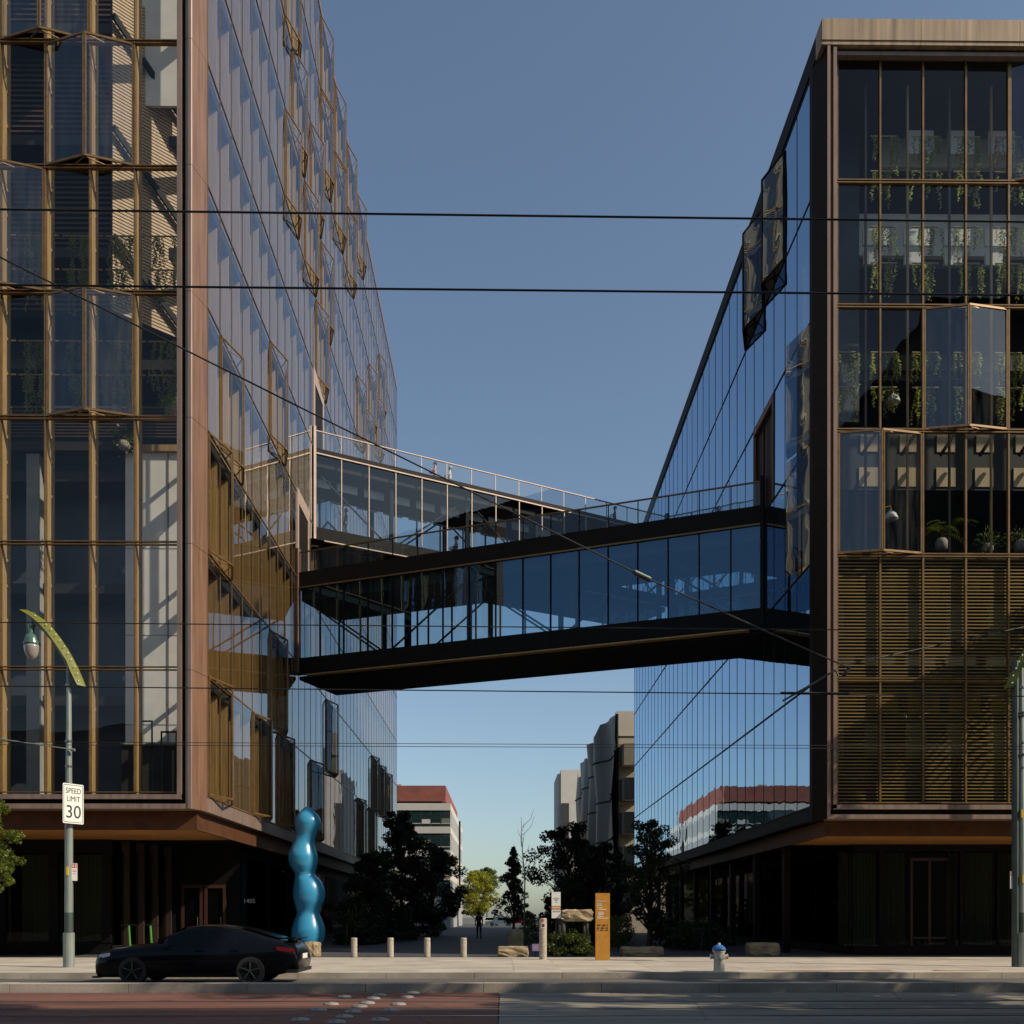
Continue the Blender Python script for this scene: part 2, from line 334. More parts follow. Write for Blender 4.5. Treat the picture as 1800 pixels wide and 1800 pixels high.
MB().box(-90, 90, y0s + ny * SL, 34.9, SW - 0.05, SW - 0.004).build('paving', M['concrete'], walk)
lane = MB().box(-13, 14, 34.9, 190, -0.5, SW - 0.008).build('lane_pavement', M['paver']); struct(lane)
struct(MB().box(-60, -13.01, 34.9, 100, -0.5, SW - 0.012).build('left_plinth_paving', M['paver'])); struct(MB().box(14.01, 60, 34.9, 100, -0.5, SW - 0.012).build('right_plinth_paving', M['paver']))
kerb = MB().box(-90, 90, KERB_Y + 0.03, KERB_Y + 0.15, -0.3, SW - 0.03).build('kerb', M['kerb']); struct(kerb)
km = MB().box(0.006, 2.294, 0, 0.155, -0.2, SW).mesh('kerb_stone', M['kerb'])
for i in range(-9, 9): inst('kerb_stone', km, kerb, (i * 2.3 + xat(1144, KERB_Y), KERB_Y, rnd.uniform(-0.004, 0.004)))
sep = MB().box(-90, 90, 20.55, 20.9, -0.3, SW - 0.03).build('median_kerb', M['kerb']); struct(sep)
km2 = MB().prism([(0.006, 20.50), (2.494, 20.50), (2.494, 20.94), (0.006, 20.94)], -0.2, 0.19).mesh('kerb_stone', M['kerb'])
for i in range(-8, 9): inst('kerb_stone', km2, sep, (i * 2.5 + xat(850, 20.5), 0, rnd.uniform(-0.006, 0.006)))
struct(MB().quad((-90, 22.95, 0.004), (90, 22.95, 0.004), (90, 23.02, 0.004), (-90, 23.02, 0.004)).build('road_seam', M['track']))
for u, v, wd in ((218, 1699, 1.3), (1415, 1706, 2.2), (1528, 1706, 1.2), (1690, 1706, 1.5)):      # rusty steel pit covers let into the walk
    p = gnd(u, v, SW)
    tag(MB().box(p.x - wd / 2, p.x + wd / 2, p.y - 0.12, p.y + 0.12, SW - 0.02, SW + 0.006).build('pit_cover', M['rust']),
        {218: 'rusty steel pit cover beside the foot of the left lamp post', 1415: 'wide rusty pit cover right of the fire hydrant', 1528: 'short rusty pit cover, second from the hydrant', 1690: 'rusty pit cover nearest the right lamp post'}[u], 'pit cover', 'pit covers along the kerb')

# ================================================================== glazing helpers
def cover_px(Y): return (F_PX / Y) ** 2
pane_meshes = {}
def pane(parent, mat, p0, p1, z0, z1, name='glass_panel', tilt=0.12):
    """one pane as a part: plan points p0 -> p1, outside on the right hand of p0->p1"""
    p0, p1 = Vector((p0[0], p0[1], 0)), Vector((p1[0], p1[1], 0)); L = (p1 - p0).length
    key = (mat.name, round(L, 3), round(z1 - z0, 3))
    if key not in pane_meshes:
        h = z1 - z0
        pane_meshes[key] = MB().quad((-L / 2, 0, -h / 2), (L / 2, 0, -h / 2), (L / 2, 0, h / 2), (-L / 2, 0, h / 2)).mesh(name, mat)
    d = p1 - p0; c = (p0 + p1) / 2
    return inst(name, pane_meshes[key], parent, (c.x, c.y, (z0 + z1) / 2), (R(rnd.uniform(-tilt, tilt)), 0, math.atan2(d.y, d.x) + R(rnd.uniform(-tilt, tilt))))
def bifold(parent, gm, fm, a, b, z0, z1, nrm, out=0.48, shut=0.10):
    """a pair of casements folded outwards between plan points a and b"""
    a, b, nrm = Vector((*a, 0)), Vector((*b, 0)), Vector((*nrm, 0))
    apex = (a + b) / 2 + nrm * out; t = (b - a).normalized()
    a2, b2 = a + t * shut * 0.3 + nrm * 0.03, b - t * shut * 0.3 + nrm * 0.03
    fr = MB()
    for p, q in ((a2, apex), (apex, b2)):
        d = (q - p).normalized()
        for z in (z0 + 0.05, z1 - 0.05): fr.bar(p + Vector((0, 0, z)), q + Vector((0, 0, z)), 0.05, 0.07)
        for k in (p + d * 0.035, q - d * 0.035): fr.bar(k + Vector((0, 0, z0 + 0.08)), k + Vector((0, 0, z1 - 0.08)), 0.06, 0.05)
    o = fr.build('open_window', fm, parent)
    for p, q in ((a2, apex), (apex, b2)): pane(o, gm, p, q, z0 + 0.08, z1 - 0.08, 'pane', tilt=0.2)
    arm = MB()                                           # stays at the head and the sill
    for z in (z0 + 0.03, z1 - 0.03):
        arm.bar(a + (b - a) * 0.3 + Vector((0, 0, z)), apex - nrm * 0.06 + Vector((0, 0, z)), 0.03, 0.03)
        arm.bar(a + (b - a) * 0.7 + Vector((0, 0, z)), apex - nrm * 0.06 + Vector((0, 0, z)), 0.03, 0.03)
    arm.build('stay_arm', fm, o)
    return o

# ================================================================== left building
LX, LY0, LF = -10.36, 34.05, 33.30
LZ, LP, LROWS = 5.83, 4.293, 11
LTOP = LZ + LP * LROWS
LB, LBX = 1.529, -11.09
LC, LCN = 1.511, 40
LYE = LY0 + LC * LCN
NB = 7
lb = thing('glass_office_building', 'tall bronze framed glass office building on the left with folding windows', 'building', (-16, 42, 0))
lz = [LZ + LP * k for k in range(LROWS + 1)]
LWX = LBX - LB * NB
# front glazing -----------------------------------------------------------
open_front = {(1, 5), (1, 3), (3, 4), (2, 6)}                 # (first bay of the pair counted from the corner, row)
shut = set()
for b, r in open_front:
    xa, xb = LBX - LB * b, LBX - LB * (b + 2)
    bifold(lb, M['glass_open'], M['bronze'], (xb, LF), (xa, LF), lz[r] + 0.03, lz[r + 1] - 0.03, (0, -1))
    shut |= {(b, r), (b + 1, r)}
for b in range(NB):
    for r in range(LROWS):
        if (b, r) not in shut:
            pane(lb, M['glass_front'], (LBX - LB * (b + 1) + 0.03, LF), (LBX - LB * b - 0.03, LF), lz[r] + 0.05, lz[r + 1] - 0.05)
for b in range(NB + 1):
    x = LBX - LB * b
    MB().box(x - 0.026, x + 0.026, LF - 0.06, LF + 0.05, LZ, LTOP).build('mullion', M['bronze'], lb)
    MB().box(x - 0.045, x + 0.025, LF + 0.08, LF + 0.36, LZ, LTOP - 0.4).build('timber_fin', M['timber'], lb)
    MB().box(x - 0.10, x - 0.03, LF + 0.58, LF + 0.74, LZ, LTOP - 0.4).build('timber_post', M['timber'], lb)
    for r in range(8):
        for dz in (0.12, 1.0, 2.2):
            MB().bar((x - 0.02, LF + 0.32, lz[r + 1] - dz - 0.35), (x - 0.06, LF + 0.62, lz[r + 1] - dz - 0.02 - 0.35 + 0.12), 0.05, 0.10).build('bracket', M['timber'], lb)
for r in range(LROWS + 1):
    for dz in (-0.05, 0.05):
        MB().box(LWX, LBX + 0.03, LF - 0.085, LF + 0.05, lz[r] + dz - 0.015, lz[r] + dz + 0.015).build('transom', M['bronze'], lb)
# corner and frame --------------------------------------------------------
MB().box(xat(313, 33.1), xat(321, 33.1), 32.98, 33.42, LZ - 0.2, LTOP + 0.2).build('frame_post', M['copper_pale'], lb)
MB().box(xat(321, 33.1), xat(326, 33.1), 33.16, 33.6, LZ - 0.45, LTOP + 0.2).build('shadow_gap', M['black'], lb)
xa = xat(326, 33.0); xb = xat(338, 33.0)
zj = [LZ - 0.55] + [lz[k] - 0.12 for k in range(1, LROWS)] + [LTOP + 0.3]
for k in range(LROWS):
    MB().prism([(xa, 33.62), (xa, 33.0), (xa + 0.09, 32.96), (xb - 0.03, 32.96), (xb, 33.0), (xb, 33.62)], zj[k] + 0.008, zj[k + 1] - 0.008).build('corner_panel', M['copper_pale'], lb)
    MB().prism([(xb + 0.004, 33.62), (xb + 0.004, 33.0), (LX - 0.012, 33.78), (LX, 33.9), (LX, 34.02), (LX - 0.2, 34.02)], zj[k] + 0.008, zj[k + 1] - 0.008).build('corner_panel', M['copper'], lb)
# sill, fascia, soffit ------------------------------------------------------
MB().box(LWX, xat(321, 33.1), 32.95, 33.5, LZ - 0.22, LZ - 0.06).build('sill_band', M['copper_pale'], lb)
MB().box(LWX, xat(326, 33.1), 33.15, 33.6, LZ - 0.40, LZ - 0.22).build('sill_groove', M['bronze_dark'], lb)
MB().box(LWX, xa, 32.93, 33.6, LZ - 0.55, LZ - 0.38).build('sill_band', M['copper_pale'], lb)
MB().prism([(LX - 0.5, 33.62), (LX - 0.02, 33.75), (LX + 0.02, LY0), (LX + 0.02, LYE), (LX - 0.5, LYE)], LZ - 0.55, LZ - 0.06).build('lane_sill', M['copper_pale'], lb)
FZ0, FZ1 = 4.62, LZ - 0.551
MB().box(LWX, xb - 0.03, 33.62, 33.72, FZ0, FZ1).build('fascia', M['fascia'], lb)
MB().box(xb - 0.13, xb - 0.03, 33.724, LYE, FZ0, FZ1).build('lane_fascia', M['fascia'], lb)
nsl = 28
for k in range(nsl):
    y = 33.74 + k * 0.155
    MB().box(LWX, xb - 0.14, y, y + 0.135, FZ0 - 0.0, FZ0 + 0.03).build('soffit_board', M['soffit'], lb)
MB().box(LWX, xb - 0.14, 33.73, LYE, FZ0 + 0.04, FZ0 + 0.2).build('soffit_deck', M['bronze_dark'], lb)
# lane glazing -------------------------------------------------------------
lane_open = [(1, 3), (6, 4), (0, 2), (0, 0), (4, 0), (6, 1), (7, 0), (12, 0), (15, 1), (28, 1), (31, 1), (34, 1), (23, 0), (27, 0),
             (14, 10), (17, 10), (20, 10), (23, 10), (9, 8), (8, 7), (12, 8), (14, 9), (17, 9), (11, 7), (20, 9), (14, 7), (13, 6),
             (23, 7), (27, 8), (31, 9), (26, 7), (30, 8), (8, 9)]
lshut = set()
for c, r in lane_open:
    ya, yb = LY0 + LC * c, LY0 + LC * (c + 2)
    bifold(lb, M['glass_lane_left'], M['bronze'], (LX, ya), (LX, yb), lz[r] + 0.03, lz[r + 1] - 0.03, (1, 0), out=0.46)
    lshut |= {(c, r), (c + 1, r)}
cells = [(c, r) for c in range(LCN) for r in range(LROWS) if (c, r) not in lshut]
def seen(c, r): return lz[r] < zat(0, LY0 + LC * (c + 1))
cells.sort(key=lambda q: (not seen(*q), q[0]))
rest = MB()
for k, (c, r) in enumerate(cells):
    ya, yb = LY0 + LC * c + 0.015, LY0 + LC * (c + 1) - 0.015
    if k < 205: pane(lb, M['glass_lane_left'], (LX, ya), (LX, yb), lz[r] + 0.03, lz[r + 1] - 0.03, tilt=0.06)
    else:
        e = [rnd.uniform(-0.0025, 0.0025) for _ in range(4)]
        rest.quad((LX + e[0], ya, lz[r] + 0.03), (LX + e[1], yb, lz[r] + 0.03), (LX + e[2], yb, lz[r + 1] - 0.03), (LX + e[3], ya, lz[r + 1] - 0.03))
rest.build('distant_glass_panel', M['glass_lane_left'], lb, kind='stuff')
mul = MB().box(-0.04, 0.012, -0.016, 0.016, LZ, LTOP).mesh('mullion', M['bronze'])
fin_lo = MB().box(-0.66, -0.12, -0.03, 0.03, LZ, lz[3] - 0.01).mesh('timber_fin', M['fin_reflect'])  # lower fins carry the bridge reflection as colour
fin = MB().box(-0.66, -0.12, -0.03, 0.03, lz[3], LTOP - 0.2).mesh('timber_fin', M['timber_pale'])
fin2 = MB().box(-1.0, -0.78, -0.05, 0.05, LZ, LTOP - 0.2).mesh('timber_post', M['timber_pale'])
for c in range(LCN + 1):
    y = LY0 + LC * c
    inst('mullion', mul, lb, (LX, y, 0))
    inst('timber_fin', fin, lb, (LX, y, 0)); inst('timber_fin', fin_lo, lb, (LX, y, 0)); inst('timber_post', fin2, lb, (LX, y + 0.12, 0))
for r in range(LROWS + 1):
    MB().box(LX - 0.05, LX + 0.02, LY0, LYE, lz[r] - 0.03, lz[r] + 0.03).build('transom', M['bronze'], lb)
    ym = 37.2
    MB().box(-24, LX - 0.09, ym, LYE - 0.05, lz[r] - 0.42, lz[r] - 0.04).build('floor_slab', M['slab'], lb)
    MB().box(LX - 0.5, LX - 0.09, LY0 + 0.05, ym - 0.002, lz[r] - 0.42, lz[r] - 0.04).build('slab_edge', M['slab'], lb)
MB().box(-24, LX + 0.03, LF - 0.05, LYE, LTOP + 0.0, LTOP + 0.35).build('parapet', M['copper'], lb)
MB().box(-24, -17.0, 44.0, LYE - 0.1, LZ, LTOP - 0.1).build('core_wall', M['grey_wall'], lb)
MB().box(-24, LX - 0.05, LYE - 0.05, LYE + 0.1, LZ, LTOP + 0.35).build('end_wall', M['bronze_dark'], lb)
MB().box(LWX - 0.3, LWX - 0.05, LF, LYE, 0, LTOP).build('party_wall', M['bronze_dark'], lb)
# atrium behind the front glass ---------------------------------------------
BW = 36.9
MB().box(-14.35, -11.25, BW, BW + 0.15, LZ, 19.25).build('white_wall', M['white'], lb)  # only the sunlit part of the wall is white
for z in (8.9, 12.3, 15.6):
    MB().box(-14.35, -11.25, BW - 0.012, BW, z, z + 0.03).build('wall_joint', M['grey_wall'], lb)
for x in (-12.75,):
    MB().box(x, x + 0.05, BW - 0.03, BW - 0.012, LZ, 19.2).build('wall_pipe', M['copper_pale'], lb)
MB().box(-18.1, -17.62, BW, BW + 0.5, LZ, 19.2).build('lit_strip', M['grey_wall'], lb)  # sunlit strip of the same wall, modelled as a pale column
MB().box(-24, -14.36, 38.6, 38.75, LZ, 19.2).build('dark_blue_wall', M['blue_dark'], lb)  # shaded part of the white wall, painted dark blue
MB().box(-14.0, -11.2, BW - 0.15, BW + 0.3, 19.26, 19.5).build('balcony_edge', M['timber'], lb)
MB().box(-24, -14.01, BW - 0.15, BW + 0.3, 19.26, 19.6).build('balcony_edge', M['slab'], lb)
rail = MB()
for k in range(9): rail.box(-24, -11.4, BW - 0.1, BW - 0.06, 19.8 + k * 0.12, 19.84 + k * 0.12)
rail.build('balcony_rail', M['louvre_dark'], lb)
MB().box(-24, -11.4, BW - 0.12, BW - 0.04, 20.88, 20.95).build('balcony_handrail', M['louvre_dark'], lb)
MB().box(-24, -13.0, 39.6, 39.8, 19.66, 25.4).build('dark_wall', M['dark'], lb)
# the sloping shadows on the white wall come from these ties across the void
for r in (1, 2, 3):
    MB().bar((LX - 0.75, 34.2, lz[r] + 0.55), (LX - 0.75, 37.0, lz[r] + 0.55), 0.12, 0.14).build('tie_beam', M['timber_pale'], lb)
MB().box(-14.3, -11.3, BW - 0.5, BW - 0.42, LZ, 8.05).build('low_partition', M['dark'], lb)
MB().box(-14.3, -11.3, BW - 0.6, BW - 0.3, 8.06, 8.12).build('partition_cap', M['grey_wall'], lb)
for x, zt_ in ((-13.6, 8.9), (-12.7, 8.5), (-11.9, 9.0)):
    MB().box(x, x + 0.05, BW - 0.9, BW - 0.85, LZ, zt_).box(x + 0.55, x + 0.6, BW - 0.9, BW - 0.85, LZ, zt_).box(x + 0.05, x + 0.55, BW - 0.9, BW - 0.85, zt_ - 0.06, zt_).build('exercise_frame', M['black'], lb)
# louvred wall high in the atrium and the tan slatted stair flank beside it
lw_me = MB().box(-24, -14.45, 38.2, 38.32, -0.035, 0.035).mesh('louvre_slat', M['louvre_dark'])
k = 0; z = 25.5
while z < 40: inst('louvre_slat', lw_me, lb, (0, 0, z), (R(20), 0, 0) if False else (0, 0, 0)); z += 0.20
MB().box(-24, -14.4, 38.6, 38.7, 25.4, 40.5).build('louvre_backing', M['dark'], lb)
tan_me = MB().bar((-14.4, 35.8, 0), (-11.0, 38.9, 0), 0.06, 0.085).mesh('stair_slat', M['slat_tan'])
z = 24.0
while z < 36.0: inst('stair_slat', tan_me, lb, (0, 0, z)); z += 0.125
MB().quad((-14.5, 35.9, 23.9), (-11.1, 39.0, 23.9), (-11.1, 39.0, 36.1), (-14.5, 35.9, 36.1)).build('stair_backing', M['louvre_dark'], lb)
for z in (22.6, 26.6, 30.7):
    MB().bar((-14.3, 35.6, z + 4.0), (-11.0, 38.6, z), 0.1, 0.22).build('stair_stringer', M['black'], lb)
for x, z0, z1 in ((-16.2, 25.5, 38),):
    MB().box(x, x + 0.06, 38.02, 38.12, z0, z1).build('louvre_stile', M['copper'], lb)
MB().box(-14, -11.2, 36.6, 36.7, 32.2, 40).build('ceiling_baffle', M['white'], lb)
# ground floor ---------------------------------------------------------------
BY = 37.8
MB().box(LWX, -15.3, BY - 0.03, BY + 0.3, SW, 0.62).build('plinth', M['black'], lb)
for k in range(5):
    xa_ = -15.3 - 2.05 * (k + 1); xb_ = -15.3 - 2.05 * k
    pane(lb, M['glass_dark'], (xa_ + 0.06, BY), (xb_ - 0.3, BY), 0.62, 4.1, 'shop_pane')
    MB().box(xb_ - 0.3, xb_ + 0.06, BY - 0.06, BY + 0.2, 0.6, 4.6).build('shop_post', M['black'], lb)
    MB().box(xb_ - 0.28, xb_ - 0.16, BY + 0.3, BY + 0.5, 0.62, 4.4).build('shop_timber_post', M['bronze_dark'], lb)
    MB().box(xa_ + 0.1, xb_ - 0.35, BY + 1.2, BY + 1.25, 0.62, 4.1).build('blind', M['curtain'], lb)
MB().box(LWX, -15.2, BY - 0.05, BY + 0.25, 4.1, 4.6).build('shop_head', M['black'], lb)
A, B_ = Vector((-15.25, BY, 0)), Vector((-14.2, 41.2, 0))
for k in range(4):
    p, q = A + (B_ - A) * (k / 4), A + (B_ - A) * ((k + 1) / 4); d = (q - p).normalized()
    pane(lb, M['glass_dark'], q - d * 0.16, p + d * 0.02, 0.5, 4.2, 'shop_pane')
    MB().bar(q - d * 0.08 + Vector((0.02, 0, SW)), q - d * 0.08 + Vector((0.02, 0, 4.6)), 0.3, 0.16, up=(0, 1, 0)).build('shop_post', M['portal_dark'], lb)
    MB().bar(p + Vector((0, 0, 0.32)), q + Vector((0, 0, 0.32)), 0.12, 0.36).build('plinth', M['black'], lb)
MB().box(-24, -11.4, 42.0, 42.2, SW, 4.62).build('entrance_wall', M['black'], lb)
for x0 in (-13.9, -12.9):
    dr = MB()
    dr.box(x0, x0 + 0.12, 41.9, 42.0, SW, 3.0).box(x0 + 0.8, x0 + 0.92, 41.9, 42.0, SW, 3.0).box(x0 + 0.12, x0 + 0.8, 41.9, 42.0, 2.85, 3.0)
    o = dr.build('door', pbr('door_red_timber', (0.05, 0.018, 0.009), 0.5, 0, 0.2, 3), lb)
    pane(o, M['glass_dark'], (x0 + 0.12, 41.95), (x0 + 0.8, 41.95), SW, 2.85, 'door_pane')
    MB().tube([(x0 + 0.72, 41.86, 0.9), (x0 + 0.72, 41.86, 1.6)], 0.02, 6).build('door_handle', M['steel'], o)
MB().box(-11.5, -11.35, 42.2, LYE, SW, 4.62).build('lane_shopfront', M['black'], lb)
for k in range(12):
    pane(lb, M['glass_shade'], (-11.33, 43.0 + k * 4), (-11.33, 46.7 + k * 4), 0.5, 4.2, 'shop_pane')
MB().box(-24, -11.6, 46, 46.2, SW, 4.6).build('shop_back_wall', M['dark'], lb)

def text(s, parent, mat, loc, size, rz=0.0, align='CENTER', ext=0.002, sx=1.0):
    c = bpy.data.curves.new('lettering', 'FONT'); c.body = s; c.size = size; c.align_x = align; c.align_y = 'CENTER'; c.extrude = ext
    c.materials.append(mat); t_ = bpy.data.objects.new('t', c); COL.objects.link(t_)
    me = bpy.data.meshes.new_from_object(t_.evaluated_get(bpy.context.evaluated_depsgraph_get())); bpy.data.objects.remove(t_)
    o = bpy.data.objects.new('lettering', me); COL.objects.link(o)
    o.location = loc; o.rotation_euler = (R(90), 0, rz); o.scale = (sx, 1, 1)
    WM[o.name] = Matrix.Translation(Vector(loc)); attach(o, parent); return o
p = at(438, 1584, 41.98); text('1455', lb, M['ink_white'], (p.x, 41.985, p.z), 0.26)

# ================================================================== right building
RX, RY0, RF = 10.93, 34.30, 33.40
RZ, RP, RROWS = 5.51, 4.31, 6
RTOP = RZ + RP * RROWS
RB, RBX, RNB = 1.49, xat(1471, 33.4), 15
RC, RCN = 1.533, 30
RYE = RY0 + RC * RCN
REX = RBX + RB * RNB
rb = thing('louvred_office_building', 'six storey bronze and glass office building on the right with louvred lower floors', 'building', (17, 42, 0))
rz = [RZ + RP * k for k in range(RROWS + 1)]
ropen = {(2, 3), (0, 2), (4, 5)}; rshut = set()
for b, r in ropen:
    xa_, xb_ = RBX + RB * b, RBX + RB * (b + 2)
    bifold(rb, M['glass_open'], M['bronze'], (xa_, RF), (xb_, RF), rz[r] + 0.03, rz[r + 1] - 0.03, (0, -1), out=0.30)
    rshut |= {(b, r), (b + 1, r)}
for b in range(RNB):
    for r in range(RROWS):
        if (b, r) not in rshut:
            pane(rb, M['glass_right'], (RBX + RB * b + 0.03, RF), (RBX + RB * (b + 1) - 0.03, RF), rz[r] + 0.04, rz[r + 1] - 0.04, tilt=0.25)
for b in range(RNB + 1):
    x = RBX + RB * b
    MB().box(x - 0.03, x + 0.03, RF - 0.07, RF + 0.06, RZ, RTOP).build('mullion', M['bronze'], rb)
    MB().box(x - 0.24, x - 0.17, RF + 0.72, RF + 0.80, rz[2], RTOP - 0.3).build('timber_post', M['louvre_dark'] if b % 2 else M['timber'], rb)
for r in range(RROWS + 1):
    for dz in (-0.045, 0.045):
        MB().box(RBX - 0.03, REX, RF - 0.085, RF + 0.05, rz[r] + dz - 0.02, rz[r] + dz + 0.02).build('transom', M['bronze'], rb)
# frame round the front, chamfered corner with its shade painted dark, roof band
x1, x2, x3, x4 = (xat(u, 33.05) for u in (1453, 1458, 1464, 1469))
MB().box(x1, x2, 32.95, 33.5, RZ - 0.55, RTOP + 0.02).build('frame_post', M['copper_pale'], rb)
MB().box(x2, x3, 33.12, 33.5, RZ - 0.4, RTOP + 0.03).build('frame_groove', M['rust'], rb)
MB().box(x3, x4 + 0.02, 32.98, 33.5, RZ - 0.2, RTOP + 0.01).build('frame_post', M['copper_pale'], rb)
MB().box(x4, REX, 33.1, 33.3, RTOP - 0.16, RTOP - 0.03).build('head_band', M['copper_pale'], rb)
MB().box(x3, REX, 33.2, 33.5, RTOP - 0.03, RTOP + 0.06).build('head_groove', M['black'], rb)
MB().box(x3, REX, 32.98, 33.5, RZ - 0.22, RZ - 0.06).build('sill_band', M['copper_pale'], rb)
MB().box(x2, REX, 33.12, 33.5, RZ - 0.40, RZ - 0.22).build('sill_groove', M['bronze_dark'], rb)
MB().box(x2, REX, 32.95, 33.6, RZ - 0.55, RZ - 0.40).build('sill_band', M['copper_pale'], rb)
MB().prism([(x1 - 0.004, 33.0), (x1 - 0.004, 33.6), (RX + 0.2, 34.25), (RX - 0.03, 34.28), (RX - 0.03, 34.0)], RZ - 0.55, RTOP + 0.30).build('corner_panel', M['bronze_dark'], rb)  # shaded copper side, its darkness put into the material
stain = pbr('weathered_roof_band', (0.32, 0.225, 0.14), 0.55, 0.1, 0.42, 1.6, stretch=(2.6, 2.6, 0.1))
rx0 = xat(1445, 32.92)
for k in range(7):
    xa_, xb_ = rx0 + k * 3.4, rx0 + (k + 1) * 3.4 - 0.012
    MB().box(xa_ + 0.003, xb_, 32.92, 33.6, RTOP + 0.20, RTOP + 0.92).build('roof_band', stain, rb)
    MB().box(xa_ + 0.003, xb_, 32.95, 33.6, RTOP + 0.06, RTOP + 0.194).build('roof_band_lip', stain, rb)
MB().box(rx0, rx0 + 0.4, 33.61, RYE, RTOP + 0.16, RTOP + 0.90).build('lane_roof_band', M['bronze_dark'], rb)
MB().box(rx0 + 0.3, REX, 33.61, RYE, RTOP + 0.14, RTOP + 0.7).build('roof_slab', M['slab'], rb)
# fascia and soffit
RFZ0, RFZ1 = 4.42, RZ - 0.551
MB().box(x1 + 0.12, REX, 33.62, 33.72, RFZ0, RFZ1).build('fascia', M['fascia'], rb)
MB().box(x1 + 0.12, x1 + 0.22, 33.724, RYE, RFZ0, RFZ1).build('lane_fascia', M['fascia'], rb)
MB().prism([(RX - 0.03, 34.29), (RX + 0.4, 34.29), (RX + 0.4, RYE), (RX - 0.03, RYE)], RZ - 0.5, RZ - 0.06).build('lane_sill', M['bronze_dark'], rb)
for k in range(26):
    y = 33.74 + k * 0.155
    MB().box(x1 + 0.23, REX, y, y + 0.135, RFZ0, RFZ0 + 0.03).build('soffit_board', M['soffit'], rb)
MB().box(x1 + 0.22, REX, 33.73, RYE, RFZ0 + 0.04, RFZ0 + 0.2).build('soffit_deck', M['bronze_dark'], rb)
# lane glazing
lane_open_r = [(2, 5), (4, 5)]
rl = set()
for c, r in lane_open_r:
    bifold(rb, M['glass_lane_right'], M['bronze_dark'], (RX, RY0 + RC * (c + 2)), (RX, RY0 + RC * c), rz[r] + 0.03, rz[r + 1] - 0.03, (-1, 0), out=0.5)
    rl |= {(c, r), (c + 1, r)}
PORT_R = {(3, 3), (4, 3)}                                 # way out onto the lower bridge's deck
for c in range(RCN):
    for r in range(RROWS):
        if (c, r) in rl or (c, r) in PORT_R: continue
        ya, yb = RY0 + RC * c + 0.012, RY0 + RC * (c + 1) - 0.012
        if c == 0 and r in (2, 3):                         # the corner casement stands open
            o = pane(rb, M['glass_lane_right'], (RX - 0.45, ya + 1.4), (RX, ya), rz[r] + 0.04, rz[r + 1] - 0.04, 'open_casement')
            continue
        pane(rb, M['glass_lane_right'], (RX, yb), (RX, ya), rz[r] + 0.03, rz[r + 1] - 0.03, tilt=0.09)
mul_r = MB().box(-0.012, 0.05, -0.014, 0.014, RZ, RTOP).mesh('mullion', M['bronze_dark'])
fin_r = MB().box(0.2, 0.6, -0.03, 0.03, rz[2], RTOP).mesh('timber_fin', M['timber'])
for c in range(RCN + 1):
    inst('mullion', mul_r, rb, (RX, RY0 + RC * c, 0)); inst('timber_fin', fin_r, rb, (RX, RY0 + RC * c, 0))
for r in range(RROWS + 1):
    MB().box(RX - 0.02, RX + 0.05, RY0, RYE, rz[r] - 0.035, rz[r] + 0.035).build('transom', M['bronze_dark'], rb)
    MB().box(RX + 0.09, REX, 37.2, RYE - 0.05, rz[r] - 0.42, rz[r] - 0.04).build('floor_slab', M['slab'], rb)
    MB().box(RX + 0.09, RX + 0.5, RY0 + 0.05, 37.19, rz[r] - 0.42, rz[r] - 0.04).build('slab_edge', M['slab'], rb)
MB().box(RX + 0.05, 24, RYE - 0.05, RYE + 0.1, RZ, RTOP + 0.3).build('end_wall', M['bronze_dark'], rb)
MB().box(REX + 0.02, REX + 0.3, RF, RYE, 0, RTOP + 0.3).build('party_wall', M['bronze_dark'], rb)
MB().box(18, 24, 44, RYE - 0.1, RZ, RTOP).build('core_wall', M['dark'], rb)
# louvres behind the glass of the two lower floors
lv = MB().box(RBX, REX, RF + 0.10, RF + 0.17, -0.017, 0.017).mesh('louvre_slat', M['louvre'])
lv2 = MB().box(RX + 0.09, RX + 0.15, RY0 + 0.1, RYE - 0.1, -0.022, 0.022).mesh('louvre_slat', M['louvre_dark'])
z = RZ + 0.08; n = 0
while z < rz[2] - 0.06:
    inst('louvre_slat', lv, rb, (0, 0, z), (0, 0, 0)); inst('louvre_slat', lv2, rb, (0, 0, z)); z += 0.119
LVW = 35.2
MB().box(RX + 0.6, REX, LVW, LVW + 0.1, RZ, rz[2]).build('room_wall', M['dark'], rb)
for b in range(7):
    x = RBX + RB * b
    for r in (0, 1):
        MB().box(x + 0.05, x + 1.18, LVW - 0.5, LVW - 0.45, rz[r + 1] - 0.85, rz[r + 1] - 0.15).build('bulkhead_panel', pbr('bulkhead_ochre', (0.20, 0.12, 0.03), 0.7, 0, 0.2, 2), rb)
        MB().box(x + 0.05, x + 0.78, LVW - 0.3, LVW - 0.25, rz[r] + 1.9, rz[r + 1] - 1.2).build('screen_panel', pbr('green_grey_panel', (0.16, 0.17, 0.10), 0.7, 0, 0.15, 2), rb)
